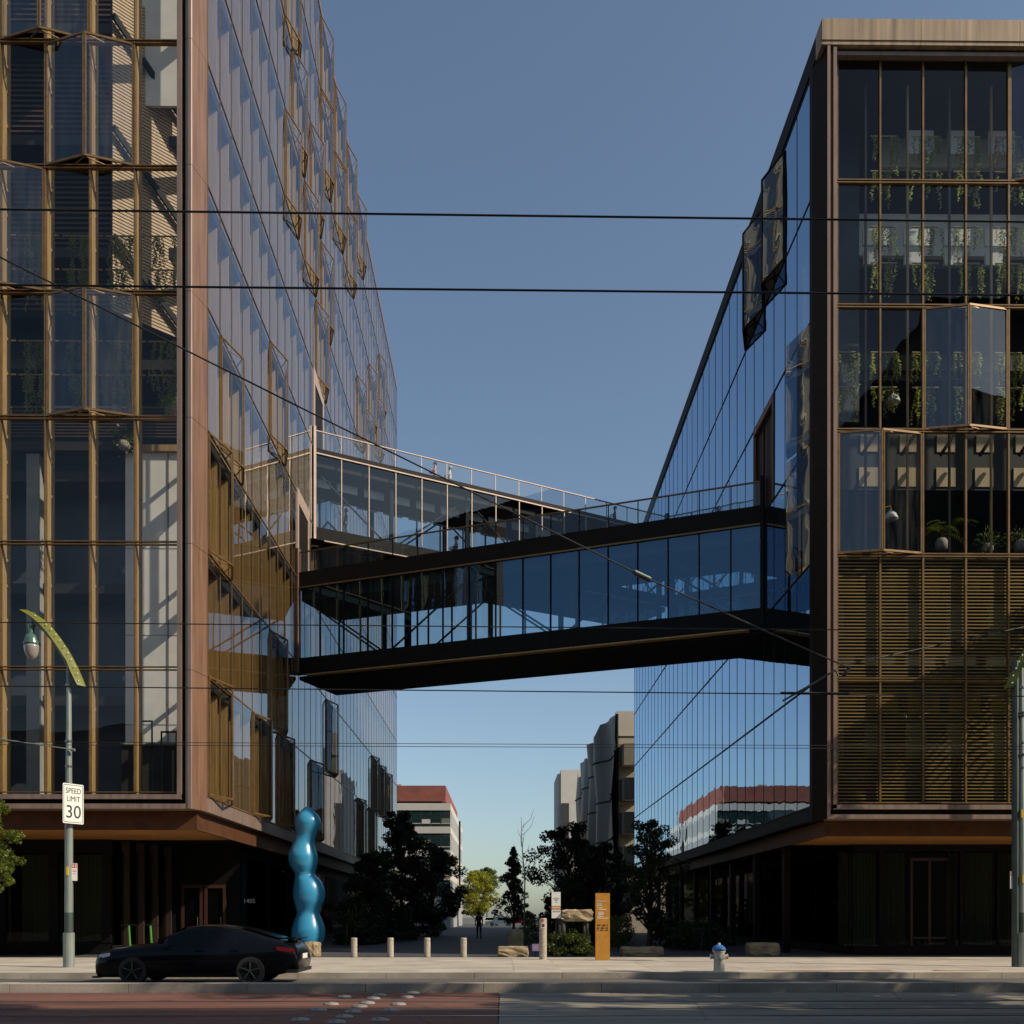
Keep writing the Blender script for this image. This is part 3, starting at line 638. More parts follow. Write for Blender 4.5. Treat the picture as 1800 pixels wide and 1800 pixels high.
# atrium: bulkheads with sun patches put in as tan squares, dark rooms behind
AW = 37.0
MB().box(RX + 0.9, REX, AW, AW + 0.2, 18.0, 20.4).build('bulkhead', M['dark'], rb)  # shade between the sun patches put into the colour
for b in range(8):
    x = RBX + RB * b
    MB().box(x + 0.62 + 0.03 * (b % 3), x + 1.32, AW - 0.04, AW - 0.001, 19.45, 20.1).build('sun_patch_square', M['timber_pale'], rb)
    MB().box(x + 0.60, x + 1.30 + 0.04 * (b % 2), AW - 0.04, AW - 0.001, 18.12, 18.85).build('sun_patch_square', M['timber_pale'], rb)
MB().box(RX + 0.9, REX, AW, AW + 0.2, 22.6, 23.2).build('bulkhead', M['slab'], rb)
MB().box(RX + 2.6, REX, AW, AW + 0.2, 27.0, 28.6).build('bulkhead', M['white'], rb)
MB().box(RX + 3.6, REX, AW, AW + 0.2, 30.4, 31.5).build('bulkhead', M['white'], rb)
MB().box(RX + 0.9, REX, 40.5, 40.7, rz[2], RTOP).build('dark_wall', M['dark'], rb)
MB().box(RX + 0.9, RX + 2.6, 36.6, 36.8, 20.4, RTOP).build('dark_blue_wall', M['blue_dark'], rb)
MB().box(RX + 0.9, REX, RF + 0.3, 37.0, rz[2] - 0.02, rz[2] + 0.08).build('atrium_floor', M['slab'], rb)
rail = MB()
for k in range(8): rail.box(RBX + 0.3, RBX + 1.2, 35.9, 35.94, rz[2] + 0.3 + k * 0.11, rz[2] + 0.34 + k * 0.11)
rail.build('slatted_rail', M['timber'], rb)
for b in range(RNB):
    x = RBX + RB * b
    MB().bar((x + 0.45, AW - 0.7, 19.0), (x + 1.05, AW - 0.7, 19.9), 0.08, 0.12).build('brace', M['bronze_dark'], rb)
for b in range(1, 8):                                     # white slab rims put in for the bright light patches behind the vines
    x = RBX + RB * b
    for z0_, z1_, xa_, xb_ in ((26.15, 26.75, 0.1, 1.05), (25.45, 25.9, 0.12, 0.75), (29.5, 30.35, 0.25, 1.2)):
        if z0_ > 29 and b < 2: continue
        MB().box(x + xa_, x + xb_, 35.2, 35.3, z0_, z1_).build('bright_patch_rim', M['white'], rb)
# ground floor
RBY = 37.4
MB().box(13.6, REX, RBY - 0.04, RBY + 0.3, SW, 0.5).build('plinth', M['black'], rb)
MB().box(13.6, REX, RBY - 0.05, RBY + 0.25, 4.15, 4.42).build('shop_head', M['black'], rb)
xs = [xat(u, RBY) for u in (1478, 1548, 1600)] + [xat(u, RBY) for u in (1668, 1690, 1755, 1830)]
for xa_, xb_ in ((xs[0], xs[1]), (xs[1], xs[2]), (xs[3], xs[4]), (xs[4], xs[5]), (xs[5], xs[6])):
    pane(rb, M['glass_dark'], (xa_ + 0.05, RBY), (xb_ - 0.05, RBY), 0.5, 4.15, 'shop_pane')
    MB().box(xa_ - 0.07, xa_ + 0.05, RBY - 0.05, RBY + 0.15, 0.5, 4.15).build('shop_post', M['black'], rb)
    cu = MB(); nn = max(3, int((xb_ - xa_) / 0.12))
    for k in range(nn):
        xx = xa_ + 0.06 + (xb_ - xa_ - 0.12) * k / nn
        cu.prism([(xx, RBY + 0.35), (xx + 0.05, RBY + 0.26), (xx + 0.10, RBY + 0.35)], 0.5, 4.1)
    cu.build('curtain', M['curtain'], rb)
xa_, xb_ = xs[2], xs[3]
dr = MB(); dr.box(xa_, xa_ + 0.1, RBY - 0.02, RBY + 0.1, SW, 3.9).box(xb_ - 0.1, xb_, RBY - 0.02, RBY + 0.1, SW, 3.9).box(xa_ + 0.1, xb_ - 0.1, RBY - 0.02, RBY + 0.1, 3.78, 3.9)
dr.box((xa_ + xb_) / 2 - 0.05, (xa_ + xb_) / 2 + 0.05, RBY - 0.018, RBY + 0.1, SW, 3.78).box(xa_ + 0.1, xb_ - 0.1, RBY - 0.016, RBY + 0.08, 0.75, 0.83)
o = dr.build('door', pbr('door_dark_red', (0.022, 0.008, 0.005), 0.5, 0, 0.2, 3), rb)
pane(o, M['glass_dark'], (xa_ + 0.1, RBY + 0.03), (xb_ - 0.1, RBY + 0.03), SW, 3.78, 'door_pane')
MB().box(RX + 2.6, RX + 2.8, RBY + 0.3, RYE, SW, 4.42).build('lane_shopfront', M['black'], rb)
for k in range(10): pane(rb, M['glass_shade'], (RX + 2.55, 41.6 + k * 3.8), (RX + 2.55, 38.0 + k * 3.8), 0.5, 4.0, 'shop_pane')
for k in range(8):
    MB().box(RX + 0.5, RX + 0.75, 39.2 + 4.6 * k, 39.55 + 4.6 * k, SW, 4.42).build('lane_column', M['bronze_dark'], rb)
MB().box(RX + 2.9, REX, 42, 42.2, SW, 4.4).build('shop_back_wall', M['dark'], rb)
# ================================================================== bridges
def bridge(name, label, a, b, zb, zs, zg0, zg1, zd, zr, npan, wd, strips, tan_edge, portal):
    a, b = Vector((*a, 0)), Vector((*b, 0)); t = (b - a).normalized(); L = (b - a).length
    nb = Vector((-t.y, t.x, 0))
    if nb.y < 0: nb = -nb                                   # away from the camera
    root = thing(name, label, 'footbridge', tuple((a + b) / 2 + Vector((0, 0, zb))))
    def P(s, d, z): return a + t * s + nb * d + Vector((0, 0, z))
    def hexa(nm, s0, s1, d0, d1, z0, z1, m, par=None):
        k = MB(); n = 0
        k.v = [tuple(P(*q)) for q in ((s0, d0, z0), (s1, d0, z0), (s1, d1, z0), (s0, d1, z0), (s0, d0, z1), (s1, d0, z1), (s1, d1, z1), (s0, d1, z1))]
        k.f = [(0, 3, 2, 1), (4, 5, 6, 7), (0, 1, 5, 4), (1, 2, 6, 5), (2, 3, 7, 6), (3, 0, 4, 7)]
        return k.build(nm, m, par or root)
    hexa('girder', 0, L, 0.25, wd - 0.25, zb, zs, M['bronze_dark'])
    hexa('edge_trim', 0.6, L - 0.6, -0.10, 0.24, zs - 0.06, zs, M['timber'] if tan_edge else M['rail_pale'])
    hexa('spandrel', 0, L, 0.0, 0.12, zs + 0.01, zg0, M['black'])
    hexa('floor', 0, L, 0.13, wd - 0.13, zg0 - 0.35, zg0 - 0.02, M['slab'])
    hexa('rear_spandrel', 0, L, wd - 0.12, wd, zs + 0.01, zg0, M['black'])
    hexa('roof', 0, L, -0.02, wd + 0.02, zg1, zd, M['bronze_dark'])
    hexa('ceiling', 0.1, L - 0.1, 0.3, wd - 0.3, zg1 - 0.55, zg1 - 0.01, M['slab'] if not strips else M['bronze_dark'])
    hexa('roof_trim', 0, L, -0.06, -0.021, zg1 - 0.02, zg1 + 0.05, M['rail_pale'] if strips else M['bronze'])
    for k in range(npan):
        s0, s1 = L * k / npan, L * (k + 1) / npan
        p, q = P(s0 + 0.03, 0.03, 0), P(s1 - 0.03, 0.03, 0); pane(root, M['glass_clear' if strips else 'glass_bridge'], p, q, zg0, zg1 - 0.0, tilt=0.15)
        p, q = P(s0 + 0.03, wd - 0.03, 0), P(s1 - 0.03, wd - 0.03, 0); pane(root, M['glass_clear'], p, q, zg0, zg1, 'rear_glass_panel', tilt=0.15)
        p, q = P(s0 + 0.02, 0.06, 0), P(s1 - 0.02, 0.06, 0); pane(root, M['glass_rail'], p, q, zd + 0.05, zr - 0.05, 'balustrade_pane', tilt=0.05)
        pane(root, M['glass_rail'], P(s0 + 0.02, wd - 0.06, 0), P(s1 - 0.02, wd - 0.06, 0), zd + 0.05, zr - 0.05, 'balustrade_pane', tilt=0.05)
        if strips and k < npan - 1:
            hexa('ceiling_light_panel', s0 + 0.15, s1 - 0.25, 1.2, 1.26, zg1 - 1.25, zg1 - 0.8, M['white'])
            hexa('ceiling_rail', s0 + 0.1, s1 - 0.3, 2.2, 2.28, zg1 - 1.55, zg1 - 1.47, M['white'])
    for k in range(npan + 1):
        s = min(max(L * k / npan, 0.03), L - 0.03)
        mm = M['rail_pale'] if strips else M['black']
        hexa('mullion', s - 0.025, s + 0.025, -0.03, 0.08, zg0, zg1, mm)
        hexa('rear_mullion', s - 0.03, s + 0.03, wd - 0.1, wd + 0.02, zg0, zg1, M['black'])
        hexa('rail_post', s - 0.02, s + 0.02, 0.04, 0.08, zd, zr, mm)
        hexa('rail_post', s - 0.02, s + 0.02, wd - 0.08, wd - 0.04, zd, zr, mm)
    hexa('handrail', 0, L, 0.02, 0.10, zr - 0.05, zr, M['rail_pale'] if strips else M['bronze'])
    hexa('handrail', 0, L, wd - 0.10, wd - 0.02, zr - 0.05, zr, M['rail_pale'] if strips else M['bronze'])
    # truss inside: posts and crossing diagonals
    nt_ = 5
    for k in range(nt_):
        s0, s1 = L * k / nt_, L * (k + 1) / nt_
        for d in (0.7, wd - 0.7):
            o = MB().tube([P(s0 + 0.2, d, zg1 - 0.5), P(s1 - 0.2, d, zg0)] if k % 2 == 0 else [P(s0 + 0.2, d, zg0), P(s1 - 0.2, d, zg1 - 0.5)], 0.05, 6)
            o.build('truss_diagonal', M['slab'], root)
            hexa('truss_post', s1 - 0.1 if k < nt_ - 1 else s1 - 0.3, s1 + 0.1 if k < nt_ - 1 else s1 - 0.1, d - 0.1, d + 0.1, zg0, zg1 - 0.3, M['black'])
    for s, m in ((0.0, portal), (L - 0.12, M['bronze_dark'])):
        hexa('end_frame', s, s + 0.14, -0.12, 0.16, zb + 0.3, zr + 0.15, m)
    return root, P, L
nA, nB = (LX, 48.7), (RX, 40.5)
near_br, NP, NL = bridge('glass_footbridge', 'lower dark glazed footbridge nearest the camera with a railed roof deck', nA, nB, 13.56, 13.74, 14.6, 18.1, 18.9, 19.95, 17, 4.1, False, True, M['copper'])
uA, uB = (LX, 52.9), (RX, 64.2)
up_br, UP, UL = bridge('glass_footbridge', 'upper footbridge with sunlit pale copper frame and people on its roof', uA, uB, 21.95, 22.25, 22.95, 26.95, 27.25, 28.25, 15, 4.6, True, False, M['rail_pale'])
# portals where the decks run into the left building
for (ax, ay), z0, z1 in ((nA, 18.9, 23.2), (uA, 27.3, 31.6)):
    o = MB().box(LX - 0.03, LX + 0.06, ay - 0.05, ay + 0.3, z0, z1).box(LX - 0.03, LX + 0.06, ay + 2.6, ay + 2.9, z0, z1).box(LX - 0.03, LX + 0.06, ay + 0.3, ay + 2.6, z1 - 0.7, z1)
    o.build('deck_portal', M['rail_pale'], lb)
    MB().box(LX - 0.05, LX + 0.03, ay + 0.3, ay + 2.6, z0, z1 - 0.7).build('portal_opening', M['bronze_dark'], lb)
ay = RY0 + RC * 3
o = MB().box(RX - 0.05, RX + 0.05, ay, ay + 0.12, 18.5, rz[4]).box(RX - 0.05, RX + 0.05, ay + 2.94, ay + 3.06, 18.5, rz[4]).box(RX - 0.05, RX + 0.05, ay + 0.12, ay + 2.94, rz[4] - 0.3, rz[4])
o.build('deck_portal', M['copper'], rb)
MB().box(RX + 0.12, RX + 0.2, ay, ay + 3.06, 18.5, rz[4]).build('portal_opening', M['portal_dark'], rb)

# ================================================================== buildings beyond
def window_rows(root, x0, x1, y, zs, n, h, axis='x', blind=True):
    wp = (x1 - x0) / n
    gm = MB().box(0.06, wp - 0.06, 0, 0.05, 0, h).mesh('window', M['window_green']); fm = MB().box(0, wp - 0.12, -0.02, 0.0, h * 0.18, h * 0.22).mesh('window_bar', M['render_white'])
    for z in zs:
        for k in range(n):
            o = inst('window', gm, root, (x0 + k * wp, y, z)); inst('window_bar', fm, o, (x0 + k * wp + 0.06, y, z))
            if blind and rnd.random() < 0.35:
                MB().box(x0 + k * wp + 0.1, x0 + (k + 1) * wp - 0.1, y - 0.01, y, z + h * 0.22, z + h * rnd.uniform(0.45, 0.8)).build('blind', M['curtain'] if rnd.random() < 0.6 else M['render_white'], o)
fy = 130.0
fx1 = xat(792, fy); ft = zat(1412, fy)
fb = thing('white_apartment_block', 'white rendered block with red penthouse at the far end of the lane', 'building', (fx1 - 18, fy + 15, 0))
zr_ = zat(1380, fy)
bands = [0.0] + [zat(v, fy) for v in (1539, 1497, 1457, 1424)]
fpx = 3.14
for k in range(5):
    zt_ = ft - k * fpx
    MB().box(-52, fx1, fy, fy + 38, zt_ - 0.9 if k else zt_ - 0.95, zt_).build('storey_band', M['render_white'], fb)
    if k < 4:
        window_rows(fb, fx1 - 13.2, fx1, fy + 0.12, [zt_ - fpx + 0.001], 10, fpx - 0.96)
        MB().box(-52, fx1 - 13.2, fy + 0.1, fy + 0.2, zt_ - fpx, zt_ - 0.95).build('window_strip', M['window_green'], fb)
        MB().box(-52, fx1 - 0.05, fy + 0.2, fy + 37, zt_ - fpx, zt_ - 0.9).build('storey_core', M['grey_wall'], fb)
        MB().box(fx1 - 0.04, fx1 - 0.01, fy + 2, fy + 36, zt_ - fpx, zt_ - 0.95).build('side_cladding', M['grey_wall'], fb)  # grey cladding whose tone also stands in for the side's shade
MB().box(-52, fx1, fy, fy + 38, SW, ft - 4 * fpx - 0.9).build('base_storey', M['grey_wall'], fb)
MB().box(-48, xat(783, fy), fy + 0.6, fy + 34, ft + 0.35, zr_).build('penthouse', M['brick_red'], fb)
MB().box(-47, xat(783, fy) - 0.6, fy + 1.2, fy + 33, ft, ft + 0.36).build('penthouse_base', M['slab'], fb)
MB().box(fx1 + 0.0, fx1 + 0.25, fy + 24, fy + 25, 3, ft).build('downpipe', M['bronze_dark'], fb)

for xa_, xb_, h_ in ((-40, -34, 2.2), (-27, -24, 1.6), (-16, -14.5, 1.2)):
    MB().box(xa_, xb_, fy + 8, fy + 14, zr_ + 0.002, zr_ + h_).build('roof_plant', M['grey_wall'], fb)
wy = 90.0
wb = thing('curved_cladding_building', 'dark curved grey building with boxy beige balconies beyond the right office', 'building', (20, 105, 0))
wx = xat(1084, wy); wt = zat(1250, wy)
MB().box(wx + 0.1, 34, wy, wy + 38, 0, wt - 0.2).build('wall', M['beige'], wb)
MB().box(wx, 34, wy - 0.1, wy + 0.2, wt - 2.3, wt).build('parapet', M['render_white'], wb)
mb = MB(); N = 44                                            # the rippling lane side
for i in range(N + 1):
    s = i / N; y = wy - 0.2 + s * 38; x = wx - 0.55 + 0.55 * math.sin(s * 23) + 0.25 * math.sin(s * 51 + 1)
    for j, z in enumerate((0.0, 5.0, 9.0, 13.0, 17.0, wt - 0.1 - 0.9 * (1 if int(s * 6) % 2 else 0))):
        mb.v.append((x + 0.22 * math.sin(j * 1.7 + s * 17), y, z))
for i in range(N):
    for j in range(5): k = i * 6 + j; mb.f.append((k, k + 1, k + 7, k + 6))
mb.build('curved_wall', M['wave'], wb, smooth=True)
for zc_, j in ((5.0, 1), (9.0, 2), (13.0, 3), (17.0, 4)):
    MB().tube([(wx - 0.60 + 0.55 * math.sin(i / N * 23) + 0.25 * math.sin(i / N * 51 + 1) + 0.22 * math.sin(j * 1.7 + i / N * 17), wy - 0.2 + i / N * 38, zc_) for i in range(N + 1)], 0.09, 5).build('cladding_seam', M['bronze_dark'], wb)
MB().tube([(wx + 0.02, wy - 0.25, 0), (wx + 0.02, wy - 0.25, wt - 0.3)], 0.12, 8).build('downpipe', M['bronze_dark'], wb)
for k in range(5):
    z = wt - 5.2 - k * 3.15
    o = MB().prism([(xat(1090, wy), wy - 0.01), (xat(1094, wy), wy - 1.3), (xat(1120, wy), wy - 1.5), (xat(1124, wy), wy - 0.01)], z, z + 2.0).build('balcony', M['beige'], wb)
    MB().lathe([(0.0, -0.02), (0.10, -0.02), (0.10, 0.02)], (xat(1106, wy - 0.8), wy - 0.8, z - 0.03), 10).build('downlight', M['lamp_glass'], o)
ty = 195.0
tw = thing('white_slab_tower', 'pale plain tower standing far off behind the curved building', 'building', (xat(1000, ty), ty + 5, 0))
MB().box(xat(986, ty), xat(1030, ty), ty, ty + 14, 0, zat(1353, ty)).build('wall', M['render_white'], tw)
MB().box(xat(986, ty) - 0.7, xat(986, ty) - 0.01, ty + 0.3, ty + 13, 0, zat(1360, ty)).build('side_wall', M['grey_wall'], tw)
MB().box(xat(987, ty), xat(1000, ty), ty - 0.4, ty - 0.01, 0, zat(1412, ty)).build('low_bay', M['wave'], tw)
# a block across the street, behind the camera: seen only as the dark mass mirrored in the glass
ob = thing('brick_warehouse_block', 'long dark brick block across the street mirrored in the lower glass', 'building', (0, -45, 0))
MB().box(-75, 40, -60, -36, 0, 21).build('wall', pbr('dark_brick', (0.10, 0.065, 0.05), 0.8, 0, 0.2, 1), ob)
MB().box(-75.3, 40.3, -60.3, -35.7, 21.01, 21.6).build('cornice', M['bronze_dark'], ob)
wm = MB().box(0, 2.6, 0, 0.1, 0, 2.2).mesh('window', M['window_green'])
for k in range(26):
    for r in range(5): inst('window', wm, ob, (-73 + k * 4.3, -36.06, 2 + r * 3.8))

tb_ = thing('shade_tower', 'unseen tall tower added behind right to shade the near road', 'building', (54, -21, 0))  # unseen tower, added and sized so its shadow edge crosses the road
MB().box(34, 76, -34, -8.6, 0, 50).build('wall', pbr('tower_grey', (0.12, 0.12, 0.12), 0.7, 0, 0.1, 0.15), tb_)
MB().box(33.8, 76.2, -34.2, -8.4, 50.01, 50.4).build('cornice', M['bronze_dark'], tb_)
wm2 = MB().box(0, 2.9, 0, 0.1, 0, 2.4).mesh('window', M['window_green'])
for k in range(10):
    for r in range(12): inst('window', wm2, tb_, (35.5 + k * 4.0, -8.62, 2 + r * 4.0), (0, 0, 0))
# ================================================================== trees and planting
def leaf_cloud(n, clumps, size, r_, flat=0.0):
    mb = MB()
    for _ in range(n):
        c, cr = r_.choice(clumps)
        while True:
            d = Vector((r_.uniform(-1, 1), r_.uniform(-1, 1), r_.uniform(-1, 1)))
            if d.length < 1: break
        p = c + Vector((d.x * cr, d.y * cr, d.z * cr * 0.75))
        s = size * r_.uniform(0.6, 1.35)
        nrm = Vector((r_.gauss(0, 1), r_.gauss(0, 1), r_.gauss(0.5, 1))).normalized()
        a = nrm.orthogonal().normalized(); a.rotate(Matrix.Rotation(r_.uniform(0, 6.28), 3, nrm)); b = nrm.cross(a)
        mb.quad(p - a * s, p - b * s * 0.5 + nrm * s * 0.12, p + a * s, p + b * s * 0.5 + nrm * s * 0.12)
    return mb
def tree(name, label, base, h, rx, z0, nleaf, lsize, lm, bm_=None, seed=0, nclump=22, cone=False, group=None, trunk=0.12, crs=0.42):
    r_ = random.Random(seed); base = Vector(base)
    root = thing(name, label, 'tree', tuple(base), group)
    cl = []; hc = h - z0
    for k in range(nclump):
        f = (k + 0.5) / nclump
        z = z0 + hc * (0.08 + 0.86 * f)
        prof = (1 - f) ** 0.8 if cone else math.sin(math.pi * (0.14 + 0.80 * f)) ** 0.75
        a = r_.uniform(0, 6.28); q = r_.uniform(0.25, 0.95) * rx * prof
        q *= r_.choice((1.0, 1.0, 1.12))
        cr = max(0.15, rx * crs * r_.uniform(0.6, 1.15) * (0.4 + 0.6 * prof))
        cl.append((base + Vector((math.cos(a) * q, math.sin(a) * q, z)), cr))
    tr = MB(); top = base + Vector((r_.uniform(-0.1, 0.1), r_.uniform(-0.1, 0.1), h * 0.86))
    mid = base.lerp(top, 0.5) + Vector((r_.uniform(-0.12, 0.12), 0, 0))
    tr.tube([base - Vector((0, 0, 0.1)), base + Vector((0, 0, h * 0.12)), mid, top], [trunk * 1.25, trunk, trunk * 0.6, trunk * 0.12], 8)
    for c, cr in cl:
        f = min(0.9, max(0.12, (c.z - base.z) / h - 0.16)); s = base.lerp(top, f)
        tr.tube([s, s.lerp(c, 0.55) + Vector((0, 0, 0.12)), c], [trunk * 0.42 * (1 - f * 0.6), trunk * 0.25, 0.012], 5)
    tr.build('trunk', bm_ or M['bark'], root, smooth=True)
    leaf_cloud(nleaf, cl, lsize, r_).build('crown', lm, root)
    return root
def gpt(u, Y, z=SW): return (xat(u, Y), Y, z)
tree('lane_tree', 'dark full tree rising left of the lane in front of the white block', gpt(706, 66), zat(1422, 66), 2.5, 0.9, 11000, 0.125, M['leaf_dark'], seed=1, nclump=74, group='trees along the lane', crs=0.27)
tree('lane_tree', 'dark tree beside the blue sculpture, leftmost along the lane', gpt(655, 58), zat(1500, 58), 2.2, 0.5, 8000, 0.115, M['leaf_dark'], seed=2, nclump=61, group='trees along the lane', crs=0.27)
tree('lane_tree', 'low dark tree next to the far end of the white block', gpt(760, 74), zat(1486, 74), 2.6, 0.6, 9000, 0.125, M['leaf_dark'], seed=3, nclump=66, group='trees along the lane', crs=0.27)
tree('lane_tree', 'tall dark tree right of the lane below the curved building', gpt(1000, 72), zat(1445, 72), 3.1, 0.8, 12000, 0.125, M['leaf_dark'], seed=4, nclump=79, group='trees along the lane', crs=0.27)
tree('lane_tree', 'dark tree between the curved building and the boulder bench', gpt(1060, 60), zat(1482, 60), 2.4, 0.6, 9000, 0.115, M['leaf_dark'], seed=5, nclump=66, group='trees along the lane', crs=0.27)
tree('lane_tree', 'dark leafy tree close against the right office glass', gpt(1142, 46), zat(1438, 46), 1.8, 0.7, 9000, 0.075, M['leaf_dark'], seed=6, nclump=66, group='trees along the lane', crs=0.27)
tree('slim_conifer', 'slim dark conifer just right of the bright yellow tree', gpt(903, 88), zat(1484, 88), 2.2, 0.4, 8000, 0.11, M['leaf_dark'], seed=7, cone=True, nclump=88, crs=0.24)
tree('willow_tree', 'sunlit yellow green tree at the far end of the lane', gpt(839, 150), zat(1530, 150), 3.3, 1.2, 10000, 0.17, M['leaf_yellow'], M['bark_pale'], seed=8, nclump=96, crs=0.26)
tree('gum_tree', 'taller olive tree peeping above the bright yellow one', gpt(856, 182), zat(1525, 182), 2.3, 5.5, 3600, 0.20, M['leaf_green'], seed=9, nclump=39)
tree('street_tree', 'sunlit green street tree cut off by the left picture edge', gpt(-28, 31.0), zat(1390, 31.0), 1.2, 1.9, 8000, 0.062, M['leaf_green'], seed=10, nclump=66, trunk=0.07, crs=0.26)
for k, (x, y, h, r_) in enumerate(((11.0, 10.2, 12.0, 2.2), (15.5, 13.0, 22.0, 2.6), (22.5, 11.0, 19.0, 2.4), (9.0, 8.4, 20.0, 2.1), (17, 15.5, 11, 2.0), (26, 15.0, 17.0, 2.6), (14.0, 16.8, 12.0, 1.9), (24.5, 17.2, 18.0, 2.2))):  # unseen trees, placed for the shadows they throw on road and track
    tree('shade_tree', ['unseen tree added at right, nearest of those shading the track', 'tallest unseen tree added at right, shading the road', 'tall unseen tree added at right behind the tallest', 'tall slender unseen tree added closest to the camera', 'short unseen tree added at right near the median', 'farthest unseen tree added on the right', 'small unseen tree added beside the median', 'slender unseen tree added beyond the small median tree'][k], (x, y, 0), h, r_, h * 0.3, 5000, 0.15, M['leaf_green'], seed=30 + k, nclump=24, group='unseen trees added to shade the road')
# palm on the pavement just outside the right picture edge: its shadow lies on the louvres
def palm(label, base, h, seed):
    r_ = random.Random(seed); b0 = Vector(base); root = thing('palm_tree', label, 'tree', base)
    MB().tube([b0, b0 + Vector((0.1, 0, h * 0.5)), b0 + Vector((0, 0.1, h))], [0.2, 0.16, 0.14], 10).build('trunk', M['bark'], root)
    fr = MB(); c = b0 + Vector((0, 0.1, h))
    for k in range(34):
        a = k * 2.4; el = r_.uniform(-0.3, 1.2); l = r_.uniform(2.3, 3.0); prev = None
        for q in range(15):
            t = q / 14; p = c + Vector((math.cos(a) * l * t * math.cos(el * 0.6), math.sin(a) * l * t * math.cos(el * 0.6), l * (math.sin(el) * t - 0.75 * t * t)))
            if prev is not None:
                d = (p - prev).normalized(); e = d.cross(Vector((0, 0, 1))).normalized()
                for sg in (-1, 1):
                    w_ = 0.7 * math.sin(math.pi * (0.12 + 0.85 * t)); z_ = p + e * sg * w_ + d * 0.25 - Vector((0, 0, 0.18)); fr.quad(p, p + d * 0.13, z_, z_ - d * 0.05)
            prev = p
    fr.build('fronds', M['leaf_green'], root)
palm('fan palm out of frame right, its shadow lies on the louvres', (20.4, 31.0, SW), 13.0, 3)
# bare sapling
sp = gpt(921, 52); r_ = random.Random(5); sh = zat(1436, 52) - SW
o = thing('bare_sapling', 'thin leafless sapling standing in front of the dark lane trees', 'tree', sp)
t_ = MB(); b0 = Vector(sp)
t_.tube([b0, b0 + Vector((0.05, 0, sh * 0.5)), b0 + Vector((-0.12, 0, sh * 0.8)), b0 + Vector((-0.15, 0, sh))], [0.05, 0.04, 0.025, 0.008], 6); t_.build('trunk', M['bark_pale'], o)
t_ = MB()
for k in range(16):
    f = 0.45 + 0.5 * k / 16; s = b0 + Vector((-0.1 * f, 0, sh * f)); a = r_.uniform(0, 6.28); l = r_.uniform(0.4, 1.0)
    t_.tube([s, s + Vector((math.cos(a) * l * 0.5, math.sin(a) * l * 0.3, l * 0.5)), s + Vector((math.cos(a) * l * 0.7, math.sin(a) * l * 0.4, l * 1.1))], [0.015, 0.01, 0.005], 4)
t_.build('twigs', M['bark_pale'], o)

def hedge(label, x0, x1, y0, y1, z1, n, seed):
    r_ = random.Random(seed); root = thing('clipped_hedge', label, 'hedge', ((x0 + x1) / 2, (y0 + y1) / 2, SW), 'clipped hedges by the lane')
    cl = []
    for k in range(60):
        p = Vector((r_.uniform(x0, x1), r_.uniform(y0, y1), r_.uniform(SW + 0.1, z1 - 0.12)))
        e = min((p.x - x0), (x1 - p.x)) / (x1 - x0); p.z = min(p.z, SW + (z1 - SW) * (0.55 + 2.0 * e)); cl.append((p, r_.uniform(0.16, 0.26)))
    leaf_cloud(n, cl, 0.042, r_).build('foliage', M['leaf_hedge'], root)
    st = MB()
    for k in range(8): st.tube([(x0 + (k + 0.5) * (x1 - x0) / 8, (y0 + y1) / 2, SW - 0.05), (x0 + (k + 0.5) * (x1 - x0) / 8 + 0.1, (y0 + y1) / 2, z1 - 0.3)], 0.015, 5)
    st.build('stems', M['bark'], root)
hedge('rounded green hedge between the tall grey post and the orange totem', xat(962, 35.6), xat(1038, 35.6), 35.3, 36.3, zat(1634, 35.5), 9500, 41)
hedge('square clipped hedge behind the tall grey post', xat(916, 45), xat(962, 45), 44.8, 46, zat(1615, 45), 2600, 42)
hedge('dark hedge in shade right of the orange totem', xat(1074, 40), xat(1112, 40), 40, 41.2, zat(1606, 40), 2400, 43)

def shrub(label, x0, x1, y0, y1, z1, n, seed):
    r_ = random.Random(seed); root = thing('dark_shrub', label, 'shrub', ((x0 + x1) / 2, (y0 + y1) / 2, SW), 'dark shrubs along the lane')
    cl = []
    for k in range(46):
        p = Vector((r_.uniform(x0, x1), r_.uniform(y0, y1), 0)); p.z = SW + r_.uniform(0.1, 1.0) * (z1 - SW) * (0.65 + 0.35 * math.sin(p.y * 1.3 + seed)); cl.append((p, r_.uniform(0.3, 0.55)))
    leaf_cloud(n, cl, 0.10, r_).build('foliage', M['leaf_dark'], root)
    st = MB()
    for k in range(7): q = y0 + (k + 0.5) * (y1 - y0) / 7; st.tube([((x0 + x1) / 2, q, SW - 0.05), ((x0 + x1) / 2 + 0.1, q, z1 - 0.4)], 0.03, 5)
    st.build('stems', M['bark'], root)
shrub('dark shrub mass left of the lane nearest the blue sculpture', -8.6, -6.8, 47, 56, 2.4, 4200, 51)
shrub('dark shrub mass under the full tree left of the lane', -8.4, -5.6, 57, 66, 2.7, 4600, 52)
shrub('dark shrub mass at the far left of the lane by the white block', -8.2, -4.6, 68, 84, 3.0, 5200, 53)
shrub('dark shrub mass right of the lane behind the boulder', 3.0, 6.2, 46, 54, 2.3, 4600, 54)
shrub('dark shrub mass right of the lane under the tall tree', 3.2, 7.6, 57, 70, 3.0, 5600, 55)
shrub('dark shrub mass against the right office columns', 7.2, 9.8, 41, 47, 1.9, 4200, 56)
shrub('dark shrub mass at the far right of the lane by the conifer', 1.6, 7.5, 74, 90, 3.0, 5600, 57)
